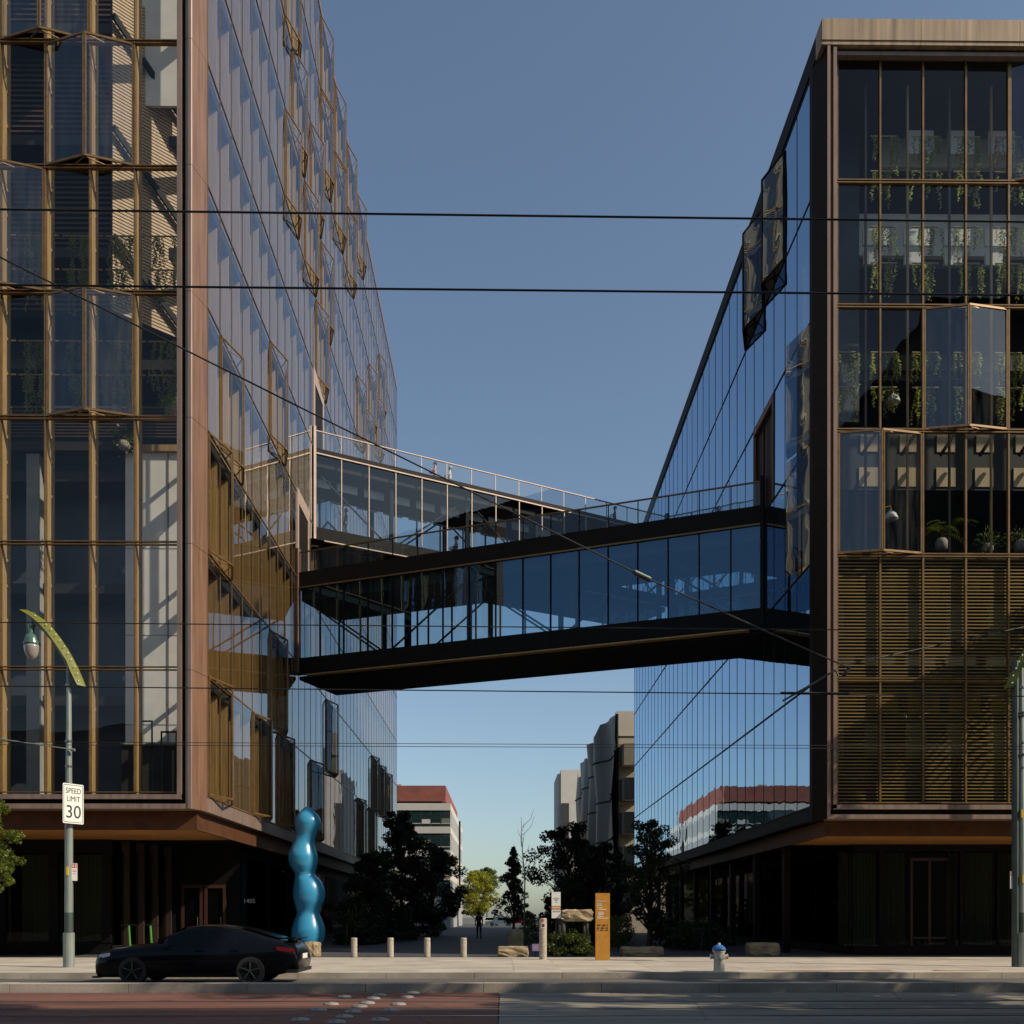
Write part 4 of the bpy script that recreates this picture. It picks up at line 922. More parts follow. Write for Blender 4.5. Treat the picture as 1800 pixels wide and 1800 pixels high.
def boulder(name, label, x0, x1, y0, y1, z0, z1, seed, cat='stone block', rough=0.06, group=None, mat=None):
    r_ = random.Random(seed); bm = bmesh.new(); bmesh.ops.create_cube(bm, size=1.0)
    bmesh.ops.subdivide_edges(bm, edges=bm.edges[:], cuts=4, use_grid_fill=True)
    for v in bm.verts:
        c = v.co.copy(); k = sum(1 for q in c if abs(q) > 0.45)
        f = 1 - 0.05 * max(0, k - 1)
        v.co = Vector((x0 + (c.x * f + 0.5) * (x1 - x0), y0 + (c.y * f + 0.5) * (y1 - y0), z0 + (c.z * f + 0.5) * (z1 - z0))) + Vector((r_.uniform(-1, 1), r_.uniform(-1, 1), r_.uniform(-1, 1) if c.z > -0.45 else 0)) * rough * 0.5
    me = bpy.data.meshes.new(name); bm.to_mesh(me); bm.free(); me.materials.append(mat or M['stone'])
    return tag(inst(name, me), label, cat, group)
p = gnd(902, 1682, SW)
boulder('sandstone_block', 'long low sandstone block left of the tall grey post', xat(875, 35.2), xat(929, 35.2), 35.2, 35.9, SW - 0.02, zat(1664, 35.2), 1, rough=0.04, group='stone blocks')
boulder('sandstone_block', 'sandstone block at the foot of the blue sculpture', xat(533, 35.4), xat(557, 35.4), 35.4, 36.3, SW - 0.02, zat(1656, 35.4), 2, rough=0.03, group='stone blocks')
boulder('sandstone_block', 'dark stone block in shade just right of the orange totem', xat(1092, 36.2), xat(1168, 36.2), 36.2, 37.0, SW - 0.02, zat(1665, 36.2), 3, rough=0.05, group='stone blocks')
boulder('sandstone_block', 'dark stone block in shade behind and right of the hydrant', xat(1318, 36.4), xat(1372, 36.4), 36.4, 37.2, SW - 0.02, zat(1658, 36.4), 4, rough=0.05, group='stone blocks')
boulder('sandstone_block', 'brown stone block deep in the lane behind the square hedge', xat(893, 42), xat(921, 42), 42, 42.7, SW - 0.02, zat(1634, 42), 5, rough=0.04, group='stone blocks')
br = thing('boulder_bench', 'sunlit tan boulder propped up on a dark stone foot', 'boulder', (xat(1012, 35.6), 35.8, SW))
o = boulder('propped_boulder', None, xat(987, 35.6), xat(1043, 35.6), 35.6, 36.6, zat(1620, 35.6), zat(1600, 35.6), 6, rough=0.10); del o['category']; attach(o, br)
o = boulder('stone_foot', None, xat(982, 35.7), xat(994, 35.7), 35.7, 36.3, SW, zat(1606, 35.6), 7, rough=0.05, mat=M['slab']); del o['category']; attach(o, br)
o = boulder('stone_foot', None, xat(1026, 35.7), xat(1036, 35.7), 35.8, 36.3, SW, zat(1612, 35.6), 8, rough=0.05, mat=M['slab']); del o['category']; attach(o, br)
# ================================================================== blue sculpture
sy = 41.0
ox = xat(500, sy)
def sx(px): return (px / 6.0) * sy / F_PX
rows = [(125, 205, 280), (150, 180, 305), (200, 135, 355), (270, 110, 383), (330, 116, 372), (400, 124, 335), (450, 112, 318), (500, 88, 312), (550, 66, 325), (600, 46, 340), (650, 40, 348),
        (720, 56, 343), (770, 84, 330), (805, 106, 322), (840, 112, 332), (880, 108, 375), (950, 98, 412), (1020, 92, 425), (1100, 98, 415), (1170, 118, 385), (1220, 128, 368), (1260, 124, 378), (1300, 108, 395), (1380, 82, 422), (1440, 74, 427), (1520, 84, 412), (1580, 110, 380), (1630, 150, 340)]
rr = []
for Y, a, b in rows: rr.append((ox + sx((a + b) / 2), sy, zat(1400 + Y / 6.0, sy), sx(b - a) / 2))
z_sh = SW - rr[-1][2]
rr = [(x, y, z + (z_sh if k == len(rr) - 1 else 0), r) for k, (x, y, z, r) in enumerate(rr)]
fine = []
for i in range(len(rr) - 1):
    p0, p1, p2, p3 = (rr[max(0, min(len(rr) - 1, i + d))] for d in (-1, 0, 1, 2))
    for s in range(3):
        t = s / 3.0
        fine.append(tuple(0.5 * ((2 * b) + (c - a) * t + (2 * a - 5 * b + 4 * c - d) * t * t + (3 * b - a - 3 * c + d) * t ** 3) for a, b, c, d in zip(p0, p1, p2, p3)))
top = rr[0]; cap = [(top[0], top[1], top[2] + 0.05, 0.05), (top[0], top[1], top[2] + 0.03, top[3] * 0.6)]
sc = MB().stack(list(reversed(cap + fine + [rr[-1]])), 40).build('blue_sculpture', M['blue_gloss'], smooth=True)
tag(sc, 'tall glossy blue sculpture of stacked swelling bulbs on the pavement', 'sculpture')

# ================================================================== lamp posts
def lamp_post(base, label, flip, signs):
    x, y, z = base; s = -1 if flip else 1
    root = thing('street_lamp', label, 'street lamp', base, 'lamp posts on the pavement')
    H = zat(1155, y)
    MB().tube([(x, y, z), (x, y, z + 1.0)], 0.155, 16).build('base_sleeve', M['pole'], root)
    MB().tube([(x, y, z + 1.0), (x, y, zat(1604, y))], [0.12, 0.118], 16).build('painted_shaft', M['pole_dark'], root)
    MB().tube([(x, y, zat(1604, y)), (x, y, zat(1450, y))], [0.118, 0.112], 16).build('shaft', M['pole'], root)
    MB().tube([(x, y, zat(1450, y)), (x, y, H)], [0.10, 0.062], 14).build('upper_shaft', M['pole'], root)
    for v in (1208, 1306, 1350):
        MB().tube([(x, y, zat(v, y)), (x, y, zat(v, y) + 0.05)], 0.10, 14).build('collar', M['steel'], root)
    k = y / F_PX / 9.0                                        # metres per zoomed pixel of the left lamp
    def L(px, py): return (x + s * (px - 1092) * k, y, zat(1040 + py / 9.0, y))
    # bent tubular arm
    MB().tube([L(1085, 1180), L(1000, 1010), L(880, 830), L(720, 640), L(580, 500), L(515, 440)], [0.07, 0.065, 0.06, 0.055, 0.05, 0.045], 10).build('arm', M['pole'], root, smooth=True)
    MB().tube([L(515, 400), L(515, 560)], 0.045, 10).build('hanger', M['pole'], root)
    # leaf shaped lime blade with rivets
    outer = [(360, 318), (440, 318), (560, 365), (700, 465), (830, 590), (950, 745), (1060, 905), (1150, 1060), (1230, 1220), (1300, 1380), (1355, 1520)]
    inner = [(355, 330), (430, 370), (540, 440), (660, 545), (790, 690), (900, 840), (1000, 985), (1090, 1130), (1150, 1290), (1210, 1410), (1262, 1510)]
    bl = MB(); n = len(outer)
    for yy in (-0.16, 0.16):
        for o_, i_ in zip(outer, inner):
            a_, b_ = L(*o_), L(*i_); bl.v += [(a_[0], a_[1] + yy * 0.3, a_[2]), (b_[0], b_[1] + yy, b_[2])]
    for f in (0, 1):
        for i in range(n - 1):
            q = f * 2 * n + i * 2; fc = (q, q + 1, q + 3, q + 2); bl.f.append(fc if f else tuple(reversed(fc)))
    for i in range(n - 1):
        for e in (0, 1): q = i * 2 + e; bl.f.append((q, q + 2, q + 2 + 2 * n, q + 2 * n))
    blade = bl.build('leaf_blade', M['leaf_lime'], root)
    rv = MB().lathe([(0.025, 0), (0.02, 0.012), (0.0, 0.016)], n=8).mesh('rivet', M['sign_white'])
    for px, py in ((595, 425), (770, 560), (848, 635), (920, 718), (990, 808), (1052, 905), (1110, 1003), (1163, 1107), (1213, 1215), (1257, 1326), (1272, 1440), (1175, 1325)):
        q = L(px, py); inst('rivet', rv, blade, (q[0], y - 0.13, q[2]), (R(90), 0, 0))
    c = L(510, 0)
    prof = [(60, 545), (62, 560), (45, 590), (48, 690), (90, 720), (100, 770), (128, 840), (128, 865)]
    MB().stack(list(reversed([(c[0], y, zat(1040 + py / 9.0, y), r * k) for r, py in prof])), 20).build('lantern_hood', M['lamp_green'], root, smooth=True)
    prof = [(122, 865), (120, 900), (110, 960), (88, 1030), (55, 1080), (15, 1100)]
    MB().stack(list(reversed([(c[0], y, zat(1040 + py / 9.0, y), r * k) for r, py in prof])), 20).build('lantern_glass', M['lamp_glass'], root, smooth=True)
    return root
LPY = 28.0
lp = lamp_post(gpt(121, LPY), 'green grey lamp post with lime leaf blade in front of the left building', False, True)
lp2 = lamp_post(gpt(1795, LPY), 'lamp post with lime leaf blade cut off by the right picture edge', True, True)
x, y, _ = gpt(1795, LPY)
for v in (1252, 1257, 1326): MB().tube([(x, y, zat(v, y)), (x, y, zat(v, y) + 0.03)], 0.14, 14).build('clamp_band', M['steel'], lp2)
MB().tube([(x - 0.17, y, SW), (x - 0.17, y, zat(1160, y))], 0.10, 12).build('twin_shaft', M['pole_dark'], lp2)
for (lpx, uu, vv) in ((lp, 118, 1531), (lp2, 1797, 1430), (lp2, 1799, 1545)):
    q = at(uu, vv, LPY - 0.13); MB().box(q.x - 0.03, q.x + 0.03, LPY - 0.14, LPY - 0.1, q.z - 0.12, q.z + 0.12).build('yellow_tape', M['yellow'], lpx)

def plate(name, label, c, w_, h_, ang, cat, mat, th=0.012):
    """upright sign plate centred on c, its face turned by ang about the vertical (0 faces the camera)"""
    root = thing(name, label, cat, c)
    ca, sa = math.cos(ang), math.sin(ang); c = Vector(c); ex = Vector((ca, sa, 0)); ny_ = Vector((sa, -ca, 0))
    def Q(a, b, d=0.0): return c + ex * a + Vector((0, 0, b)) + ny_ * d
    mb = MB(); r = min(w_, h_) * 0.06; pts = []
    for cx, cz, a0 in ((w_ / 2 - r, h_ / 2 - r, 0), (-w_ / 2 + r, h_ / 2 - r, 90), (-w_ / 2 + r, -h_ / 2 + r, 180), (w_ / 2 - r, -h_ / 2 + r, 270)):
        for k in range(4): th_ = R(a0 + 30 * k); pts.append((cx + r * math.cos(th_), cz + r * math.sin(th_)))
    m = len(pts)
    for d in (0, th): mb.v += [tuple(Q(a, b, d)) for a, b in pts]
    mb.f += [tuple(range(m)), tuple(reversed(range(m, 2 * m)))] + [(i, i + m, (i + 1) % m + m, (i + 1) % m) for i in range(m)]
    mb.f[0] = tuple(reversed(range(m))); mb.f[1] = tuple(range(m, 2 * m))
    mb.build('plate', mat, root)
    def tx(s, a, b, size, mt, sx_=1.0): return text(s, root, mt, tuple(Q(a, b, th + 0.003)), size, ang, sx=sx_)
    def rect(a0, a1, b0, b1, mt, nm, d=0.002):
        k = MB(); k.quad(Q(a0, b0, th + d), Q(a1, b0, th + d), Q(a1, b1, th + d), Q(a0, b1, th + d)); return k.build(nm, mt, root)
    return root, tx, rect, Q
ang = R(56)
c = at(128.5, 1413, LPY - 0.16)
r_, tx, rect, Q = plate('speed_limit_sign', 'white speed limit 30 sign fixed on the left lamp post', (c.x, c.y, c.z), 0.64, 1.14, ang, 'road sign', M['sign_white'])
tx('SPEED', 0, 0.36, 0.22, M['ink'], 0.80); tx('LIMIT', 0, 0.13, 0.22, M['ink'], 0.80); tx('30', 0, -0.25, 0.52, M['ink'], 0.95)
for b in (0.53, -0.53): rect(-0.28, 0.28, b - 0.008, b + 0.008, M['ink'], 'border_line')
for a in (0.29, -0.29): rect(a - 0.008, a + 0.008, -0.53, 0.53, M['ink'], 'border_line')
for u, v, lab, dx in ((131, 1533, 'small red and white parking sign on the left lamp post', 0), (1779.5, 1547, 'small red and white parking sign beside the right lamp post', 0)):
    c = at(u, v, LPY - 0.02)
    r_, tx, rect, Q = plate('parking_sign', lab, (c.x, c.y, c.z), 0.155, 0.50, R(12), 'road sign', M['sign_white'])
    rect(-0.07, 0.07, 0.12, 0.235, M['ink_red'], 'red_header'); rect(-0.05, -0.02, 0.14, 0.215, M['ink_white'], 'header_mark', 0.004); rect(0.02, 0.05, 0.14, 0.215, M['ink_white'], 'header_mark', 0.004)
    for b in (0.06, 0.02, -0.05): rect(-0.05, 0.05, b - 0.008, b + 0.006, M['ink_red'], 'print_line')
    MB().tube([tuple(Q(0, 0.15, -0.01)), tuple(Q(0.17 if u > 900 else -0.12, 0.15, -0.03))], 0.012, 6).build('bracket', M['steel'], r_)
    MB().tube([tuple(Q(0, -0.12, -0.01)), tuple(Q(0.17 if u > 900 else -0.12, -0.12, -0.03))], 0.012, 6).build('bracket', M['steel'], r_)

# ================================================================== totem, boards, bollards, hydrant
ty_ = 32.4
x0, x1 = xat(1047, ty_), xat(1072, ty_); zt = zat(1570, ty_); xc = (x0 + x1) / 2
tm = thing('wayfinding_totem', 'tall orange steel totem with white lettering beside the lane', 'sign', (xc, ty_ + 0.1, SW))
MB().box(x0, x1, ty_, ty_ + 0.16, SW, zt).build('slab', M['totem'], tm)
MB().box(x0 + 0.01, x1 - 0.01, ty_ + 0.005, ty_ + 0.155, SW - 0.05, SW + 0.004).build('foot', M['bronze_dark'], tm)
text('Pierpoint', tm, M['ink_white'], (x0 + 0.05, ty_ - 0.003, zat(1584, ty_)), 0.085, align='LEFT')
text('Lane', tm, M['ink_white'], (x0 + 0.05, ty_ - 0.003, zat(1588.5, ty_)), 0.085, align='LEFT')
def line(par, x0_, w_, v, h_, mt, Y): MB().box(x0_, x0_ + w_, Y - 0.004, Y - 0.001, zat(v, Y) - h_ / 2, zat(v, Y) + h_ / 2).build('print_line', mt, par)
line(tm, x0 + 0.05, 0.17, 1591.5, 0.02, M['ink_white'], ty_)
for v, a, w_ in ((1595.5, 0.05, 0.02), (1596, 0.10, 0.13), (1598.5, 0.10, 0.26), (1603.5, 0.09, 0.18), (1606, 0.09, 0.20), (1608, 0.09, 0.17), (1611.5, 0.06, 0.20), (1614, 0.06, 0.36)): line(tm, x0 + a, w_, v, 0.02, M['ink_white'], ty_)
for j, v in enumerate((1626.5, 1631.5, 1635.5)):
    for k in range(9):
        if (k * 7 + j * 3) % 4 != 1: line(tm, x0 + 0.05 + k * 0.042, 0.026, v, 0.06 if j < 2 else 0.04, M['slab'], ty_)
by_ = 35.0
c = at(977.5, 1591, by_)
r_, tx, rect, Q = plate('notice_board', 'tall white notice panel with orange band left of the boulder', (c.x, c.y, c.z), 0.325, 0.95, 0.0, 'sign', M['sign_white'], 0.02)
MB().box(c.x - 0.03, c.x + 0.03, by_ + 0.01, by_ + 0.06, SW, c.z + 0.4).build('post', M['black'], r_)
rect(-0.16, 0.16, -0.17, -0.03, M['totem'], 'orange_band')
for b, w_ in ((0.28, 0.03), (0.24, 0.24), (0.2, 0.16), (0.16, 0.12), (0.1, 0.1)): rect(-w_ / 2, w_ / 2, b, b + 0.014, M['slab'], 'print_line')
rect(-0.14, 0.14, -0.11, -0.085, M['ink_white'], 'print_line', 0.004)
for k in range(5): rect(-0.12 + k * 0.055, -0.09 + k * 0.055, -0.26, -0.21, M['slab'], 'print_mark')
k = MB(); k.v = [tuple(Q(a, b, 0.023)) for a, b in ((-0.02, -0.47), (0.16, -0.47), (0.16, -0.29))]; k.f = [(0, 1, 2)]; k.build('grey_corner', M['grey_wall'], r_)
c = at(941.5, 1665.5, 35.0)
r_, tx, rect, Q = plate('small_purple_sign', 'small purple sign low beside the tall grey post', (c.x, c.y, c.z), 0.26, 0.26, 0.0, 'sign', M['purple'])
MB().box(c.x - 0.015, c.x + 0.015, 35.01, 35.04, SW, c.z).build('stake', M['black'], r_)
for b in (0.06, 0.0, -0.06): rect(-0.09, 0.09, b - 0.012, b + 0.012, M['grey_wall'], 'print_line')
bw = pbr('bollard_concrete', (0.40, 0.34, 0.265), 0.8, 0, 0.2, 12, bump=0.3)
def bollard(u, lab):
    p = gnd(u, 1682.3, SW); root = thing('bollard', lab, 'bollard', tuple(p), 'short bollards across the lane mouth')
    MB().lathe([(0.115, 0), (0.118, 0.03), (0.115, 0.06), (0.113, 0.60)], tuple(p), 20).build('shaft', bw, root, smooth=False)
    MB().lathe([(0.106, 0.60), (0.106, 0.625), (0.116, 0.63), (0.114, 0.68), (0.09, 0.70)], tuple(p), 20).build('cap', bw, root)
for u, lab in ((622.5, 'leftmost short round concrete bollard, nearest the blue sculpture'), (686.5, 'second short round bollard from the blue sculpture'), (751, 'third short round bollard from the blue sculpture'), (815, 'rightmost short round bollard, nearest the sandstone block')): bollard(u, lab)
p = gnd(954.5, 1686.5, SW); zt = zat(1614, p.y)
tb = thing('access_post', 'tall round grey post with red button and small notice', 'post', tuple(p))
MB().lathe([(0.135, 0), (0.13, 0.02), (0.128, zt - SW - 0.03), (0.11, zt - SW)], tuple(p), 22).build('shaft', bw, tb)
ob_ = MB().lathe([(0.035, 0), (0.03, 0.02), (0.0, 0.025)], n=12).build('red_button', M['ink_red'], tb)
ob_.location = (p.x, p.y - 0.125, zat(1617, p.y)); ob_.rotation_euler = (R(90), 0, 0); ob_.matrix_parent_inverse = Matrix.Translation(-p)
zc = zat(1627, p.y)
MB().box(p.x - 0.06, p.x + 0.06, p.y - 0.142, p.y - 0.11, zc - 0.09, zc + 0.09).build('notice', M['sign_white'], tb)
MB().box(p.x - 0.045, p.x + 0.045, p.y - 0.146, p.y - 0.143, zc - 0.05, zc + 0.07).build('notice_print', M['ink'], tb)
MB().box(p.x - 0.02, p.x + 0.02, p.y - 0.149, p.y - 0.147, zc + 0.0, zc + 0.06).build('notice_mark', M['ink_red'], tb)
p = gnd(1264, 1708, SW)
hy = thing('fire_hydrant', 'weathered white fire hydrant with blue bonnet by the kerb', 'hydrant', tuple(p))
MB().lathe([(0.150, 0), (0.150, 0.03), (0.142, 0.05), (0.14, 0.50), (0.165, 0.52), (0.165, 0.56)], tuple(p), 24).build('barrel', M['hyd_white'], hy)
MB().lathe([(0.176, 0.56), (0.184, 0.59), (0.17, 0.63), (0.125, 0.68), (0.06, 0.715), (0.0, 0.72)], tuple(p), 24).build('bonnet', M['hyd_blue'], hy, smooth=True)
MB().lathe([(0.035, 0.71), (0.035, 0.76), (0.0, 0.765)], tuple(p), 6).build('operating_nut', M['hyd_white'], hy)
for k in range(6):
    a = k * math.pi / 3; MB().lathe([(0.014, 0.56), (0.014, 0.615), (0, 0.62)], (p.x + 0.16 * math.cos(a), p.y + 0.16 * math.sin(a), p.z), 6).build('bolt', M['rust'], hy)
for d, rr_ in (((1, 0), 0.06), ((-1, 0), 0.06), ((0.25, -0.97), 0.08)):
    s = Vector((p.x, p.y, p.z + 0.40)); e = s + Vector((d[0], d[1], 0)) * 0.20
    o = MB().tube([s + Vector((d[0], d[1], 0)) * 0.1, e], rr_, 14).build('outlet', M['hyd_white'], hy)
    MB().tube([e, e + Vector((d[0], d[1], 0)) * 0.035], rr_ * 1.15, 8).build('outlet_cap', M['hyd_white'], o)

# dome markers on the red lane
dm = MB().lathe([(0.15, 0.0), (0.14, 0.02), (0.11, 0.038), (0.05, 0.048), (0.0, 0.05)], n=18).mesh('dome', M['disc'], True)
bm_ = MB().lathe([(0.018, 0.0), (0.018, 0.006), (0.0, 0.008)], n=8).mesh('bolt_head', M['bronze_dark'])
dl = [(740, 335), (960, 325), (920, 346), (1175, 312), (1135, 337), (655, 382), (885, 375), (835, 397), (1080, 383), (578, 418), (795, 430), (1035, 422), (460, 482), (742, 463), (690, 497), (965, 484)]
names = ['leftmost of the row nearest the kerb', 'middle one nearest the kerb', 'second of the middle line from the kerb', 'rightmost one nearest the kerb', 'second of the right line from the kerb', 'second of the left line from the kerb', 'third of the middle line from the kerb', 'fourth of the middle line from the kerb',
         'third of the right line from the kerb', 'third of the left line from the kerb', 'fifth of the middle line from the kerb', 'fourth of the right line from the kerb', 'last of the left line, at the picture bottom', 'sixth of the middle line from the kerb', 'last of the middle line, at the picture bottom', 'last of the right line, at the picture bottom']
for (a, b), nm in zip(dl, names):
    p = gnd(400 + a / 3.6, 1660 + b / 3.6, 0.004)
    o = thing('dome_marker', 'pale round dome on the red lane, ' + nm, 'marker', tuple(p), 'dome markers on the red lane')
    inst('dome', dm, o, tuple(p)); inst('bolt_head', bm_, o, (p.x - 0.03, p.y - 0.08, p.z + 0.040))

# ================================================================== overhead wires
def wire(label, pts, r, name='overhead_wire', sag=0.0):
    pts = [Vector(q) for q in pts]; out = []
    for i in range(len(pts) - 1):
        for k in range(12):
            t = k / 12; q = pts[i].lerp(pts[i + 1], t); q.z -= sag * 4 * t * (1 - t); out.append(q)
    out.append(pts[-1])
    return tag(MB().tube(out, r, 6).build(name, M['wire']), label, 'wire', 'overhead wires')
def ww(Y, a, b):                                              # straight wire through two picture points at depth Y, run on past the frame
    p, q = at(*a, Y), at(*b, Y); d = q - p; return [p - d * 0.8, q + d * 0.8]
wire('thick black wire crossing highest in the sky', ww(12, (0, 368), (1800, 390)), 0.0125)
wire('thick black wire crossing the sky, second from the top', ww(12, (0, 501), (1800, 519)), 0.0125)
wire('thin black wire crossing in front of the lower footbridge', ww(17.6, (0, 1094), (1800, 1110)), 0.010)
wire('contact wire passing just under the lower footbridge', ww(17.6, (0, 1206), (1800, 1224)), 0.011)
wire('thin wire low across the lane, upper of a pair', ww(22, (0, 1304), (1800, 1312)), 0.007)
wire('thin wire low across the lane, lower of a pair', ww(22, (0, 1309), (1800, 1317)), 0.007)
gy = thing('span_wire', 'long slanting span wire with insulators from upper left to right', 'wire', tuple(at(1130, 1012, 15)))
g0, g1, g2, g3 = at(-200, 352, 12.0), at(1112, 1004, 15.0), at(1145, 1020, 15.1), at(1478, 1168, 17.4)
mid = g0.lerp(g1, 0.5) - Vector((0, 0, 0.02))
MB().tube([g0, mid, g1], 0.011, 6).build('left_span', M['wire'], gy); MB().tube([g2, g3], 0.012, 6).build('right_span', M['wire'], gy)
o = MB().stack([(0, 0, z, r) for z, r in ((-0.15, 0.015), (-0.12, 0.04), (0.12, 0.045), (0.15, 0.015))], 10).build('insulator', M['pole_dark'], gy)
m_ = (g1 + g2) / 2; o.location = m_; o.rotation_euler = (g2 - g1).to_track_quat('Z', 'Y').to_euler(); o.matrix_parent_inverse = WM[gy.name].inverted()
o.scale = (1, 1, (g2 - g1).length / 0.3)
wire('wire rising from the bracket knot across the right louvres', [at(1478, 1170, 17.4), at(1810, 1100, 19)], 0.010)
ba = thing('wire_bracket', 'dark tubular wire bracket with clamp before the right office corner', 'wire bracket', tuple(at(1440, 1200, 17.4)))
MB().tube([at(1372, 1218, 17.5), at(1492, 1219, 17.5)], 0.022, 8).build('steady_arm', M['wire'], ba)
MB().tube([at(1376, 1232, 17.5), at(1432, 1200, 17.5), at(1468, 1178, 17.5), at(1474, 1188, 17.5)], 0.018, 8).build('bent_tube', M['pole_dark'], ba)
MB().stack([(q.x, q.y, q.z, r) for q, r in ((at(1482, 1190, 17.5), 0.03), (at(1486, 1184, 17.5), 0.05), (at(1490, 1178, 17.5), 0.04), (at(1494, 1172, 17.5), 0.03))], 10).build('clamp', M['wire'], ba)
st = thing('stay_wire', 'pale stay wire with couplings ending at the left lamp post', 'wire', tuple(at(60, 1308, LPY)))
MB().tube([at(-60, 1290, LPY - 0.12), at(0, 1299, LPY - 0.12), at(130, 1318, LPY - 0.12)], 0.018, 6).build('cable', M['pole'], st)
for u, v in ((8, 1300), (66, 1308.5), (128, 1318)):
    q = at(u, v, LPY - 0.12); MB().tube([q - Vector((0.06, 0, -0.008)), q + Vector((0.06, 0, -0.008))], 0.04, 8).build('coupling', M['pole'], st)
# ================================================================== the passing car
CY = 23.75; CX0 = xat(174, 23.3); CL = xat(530, 23.3) - CX0
car = thing('black_sedan', 'black fastback sedan driving left along the street', 'car', (CX0 + CL / 2, CY, 0))
S = CL / 366.0                                                # metres per picture pixel along the car
# (u, z_low, z_shoulder, z_top, half width, half width of the top)
st_ = [(174, 0.22, 0.50, 0.62, 0.62, 0.45), (178, 0.18, 0.60, 0.72, 0.78, 0.60), (188, 0.17, 0.70, 0.80, 0.86, 0.68), (210, 0.17, 0.78, 0.87, 0.89, 0.70), (240, 0.17, 0.83, 0.93, 0.90, 0.70),
       (272, 0.17, 0.86, 0.98, 0.90, 0.69), (290, 0.17, 0.87, 1.04, 0.90, 0.66), (312, 0.17, 0.88, 1.24, 0.90, 0.60), (335, 0.17, 0.89, 1.375, 0.90, 0.57), (360, 0.17, 0.89, 1.415, 0.90, 0.56), (395, 0.17, 0.90, 1.41, 0.90, 0.56),
       (425, 0.17, 0.92, 1.36, 0.90, 0.56), (450, 0.18, 0.94, 1.27, 0.89, 0.58), (478, 0.20, 0.95, 1.15, 0.88, 0.60), (500, 0.22, 0.95, 1.07, 0.87, 0.62), (515, 0.26, 0.94, 1.05, 0.86, 0.64), (530, 0.30, 0.86, 0.96, 0.84, 0.62), (537, 0.34, 0.72, 0.80, 0.80, 0.58), (539, 0.38, 0.62, 0.66, 0.74, 0.5)]
body = MB(); ring = []
for u, zl, zs_, zt_, hw, tw_ in st_:
    x = CX0 + (u - 174) * S
    half = [(hw * 0.80, zl), (hw * 0.97, zl + 0.10), (hw, 0.5 * (zl + zs_) + 0.05), (hw * 0.985, zs_ - 0.06), (hw * 0.93, zs_), (tw_ + (hw * 0.93 - tw_) * 0.12, zt_ - (zt_ - zs_) * 0.14), (tw_ * 0.82, zt_ - 0.012), (0, zt_ + 0.012)]
    pts = half + [(-a, z) for a, z in reversed(half[:-1])]
    ring.append(len(body.v)); body.v += [(x, CY + a, z) for a, z in pts]
m = 15
for i in range(len(ring) - 1):
    for j in range(m): body.f.append((ring[i] + j, ring[i + 1] + j, ring[i + 1] + (j + 1) % m, ring[i] + (j + 1) % m))
body.f.append(tuple(ring[0] + j for j in range(m))); body.f.append(tuple(ring[-1] + j for j in reversed(range(m))))
body.build('body', M['car'], car, smooth=True)
def cx(u): return CX0 + (u - 174) * S
def sec(u):
    for a, b in zip(st_, st_[1:]):
        if a[0] <= u <= b[0]:
            t = (u - a[0]) / (b[0] - a[0]); return [p + (q - p) * t for p, q in zip(a, b)]
    return st_[-1]
def side_y(u, z):                                             # half width of the glasshouse flank at height z
    _, zl, zs_, zt_, hw, tw_ = sec(u); t = (z - zs_) / max(0.02, (zt_ - zs_) * 0.86); return hw * 0.93 + (tw_ + (hw * 0.93 - tw_) * 0.12 - hw * 0.93) * t
for sgn in (-1, 1):
    for us in ((306, 330, 352, 366), (371, 400, 425, 447, 462)):
        w_ = MB(); n = len(us)
        for u in us:
            _, zl, zs_, zt_, hw, tw_ = sec(u)
            for z in (zs_ + 0.03, zs_ + max(0.04, (zt_ - zs_) * 0.80)): w_.v.append((cx(u), CY + sgn * (side_y(u, z) + 0.006), z))
        for i in range(n - 1): q = i * 2; w_.f.append((q, q + 2, q + 3, q + 1) if sgn < 0 else (q, q + 1, q + 3, q + 2))
        w_.build('side_window', M['car_glass'], car)
    MB().box(cx(296), cx(304), *sorted((CY + sgn * 0.93, CY + sgn * 1.04)), 0.97, 1.09).build('mirror', M['car'], car)
    MB().bar((cx(186), CY + sgn * 0.80, 0.665), (cx(206), CY + sgn * 0.885, 0.715), 0.05, 0.085).build('headlight', M['headlamp'], car)
    MB().bar((cx(502), CY + sgn * 0.865, 0.86), (cx(533), CY + sgn * 0.80, 0.80), 0.06, 0.085).build('tail_light', M['tail'], car)
    for u in (358, 420): MB().box(cx(u), cx(u) + 0.2, *sorted((CY + sgn * 0.885, CY + sgn * 0.915)), 0.80, 0.825).build('door_handle', M['car'], car)
    for u in (247, 456):
        wx_ = cx(u); y0, y1 = CY + sgn * 0.68, CY + sgn * 0.912
        o = MB().tube([(wx_, y0, 0.335), (wx_, y0 + (y1 - y0) * 0.1, 0.335), (wx_, y1, 0.335)], [0.31, 0.335, 0.325], 24).build('wheel', M['tyre'], car)
        MB().tube([(wx_, y1, 0.335), (wx_, y1 + sgn * 0.008, 0.335)], [0.235, 0.225], 20).build('rim', M['black'], o)
        sp_ = MB()
        for k in range(5):
            a = k * 2 * math.pi / 5 + 0.3; sp_.bar((wx_, y1 + sgn * 0.012, 0.335), (wx_ + 0.22 * math.cos(a), y1 + sgn * 0.012, 0.335 + 0.22 * math.sin(a)), 0.02, 0.05, up=(0, 1, 0))
        sp_.build('spokes', M['pole_dark'], o)
ws = MB().quad((cx(289), CY - 0.60, 1.045), (cx(289), CY + 0.60, 1.045), (cx(331), CY + 0.50, 1.372), (cx(331), CY - 0.50, 1.372)); ws.build('windscreen', M['car_glass'], car)
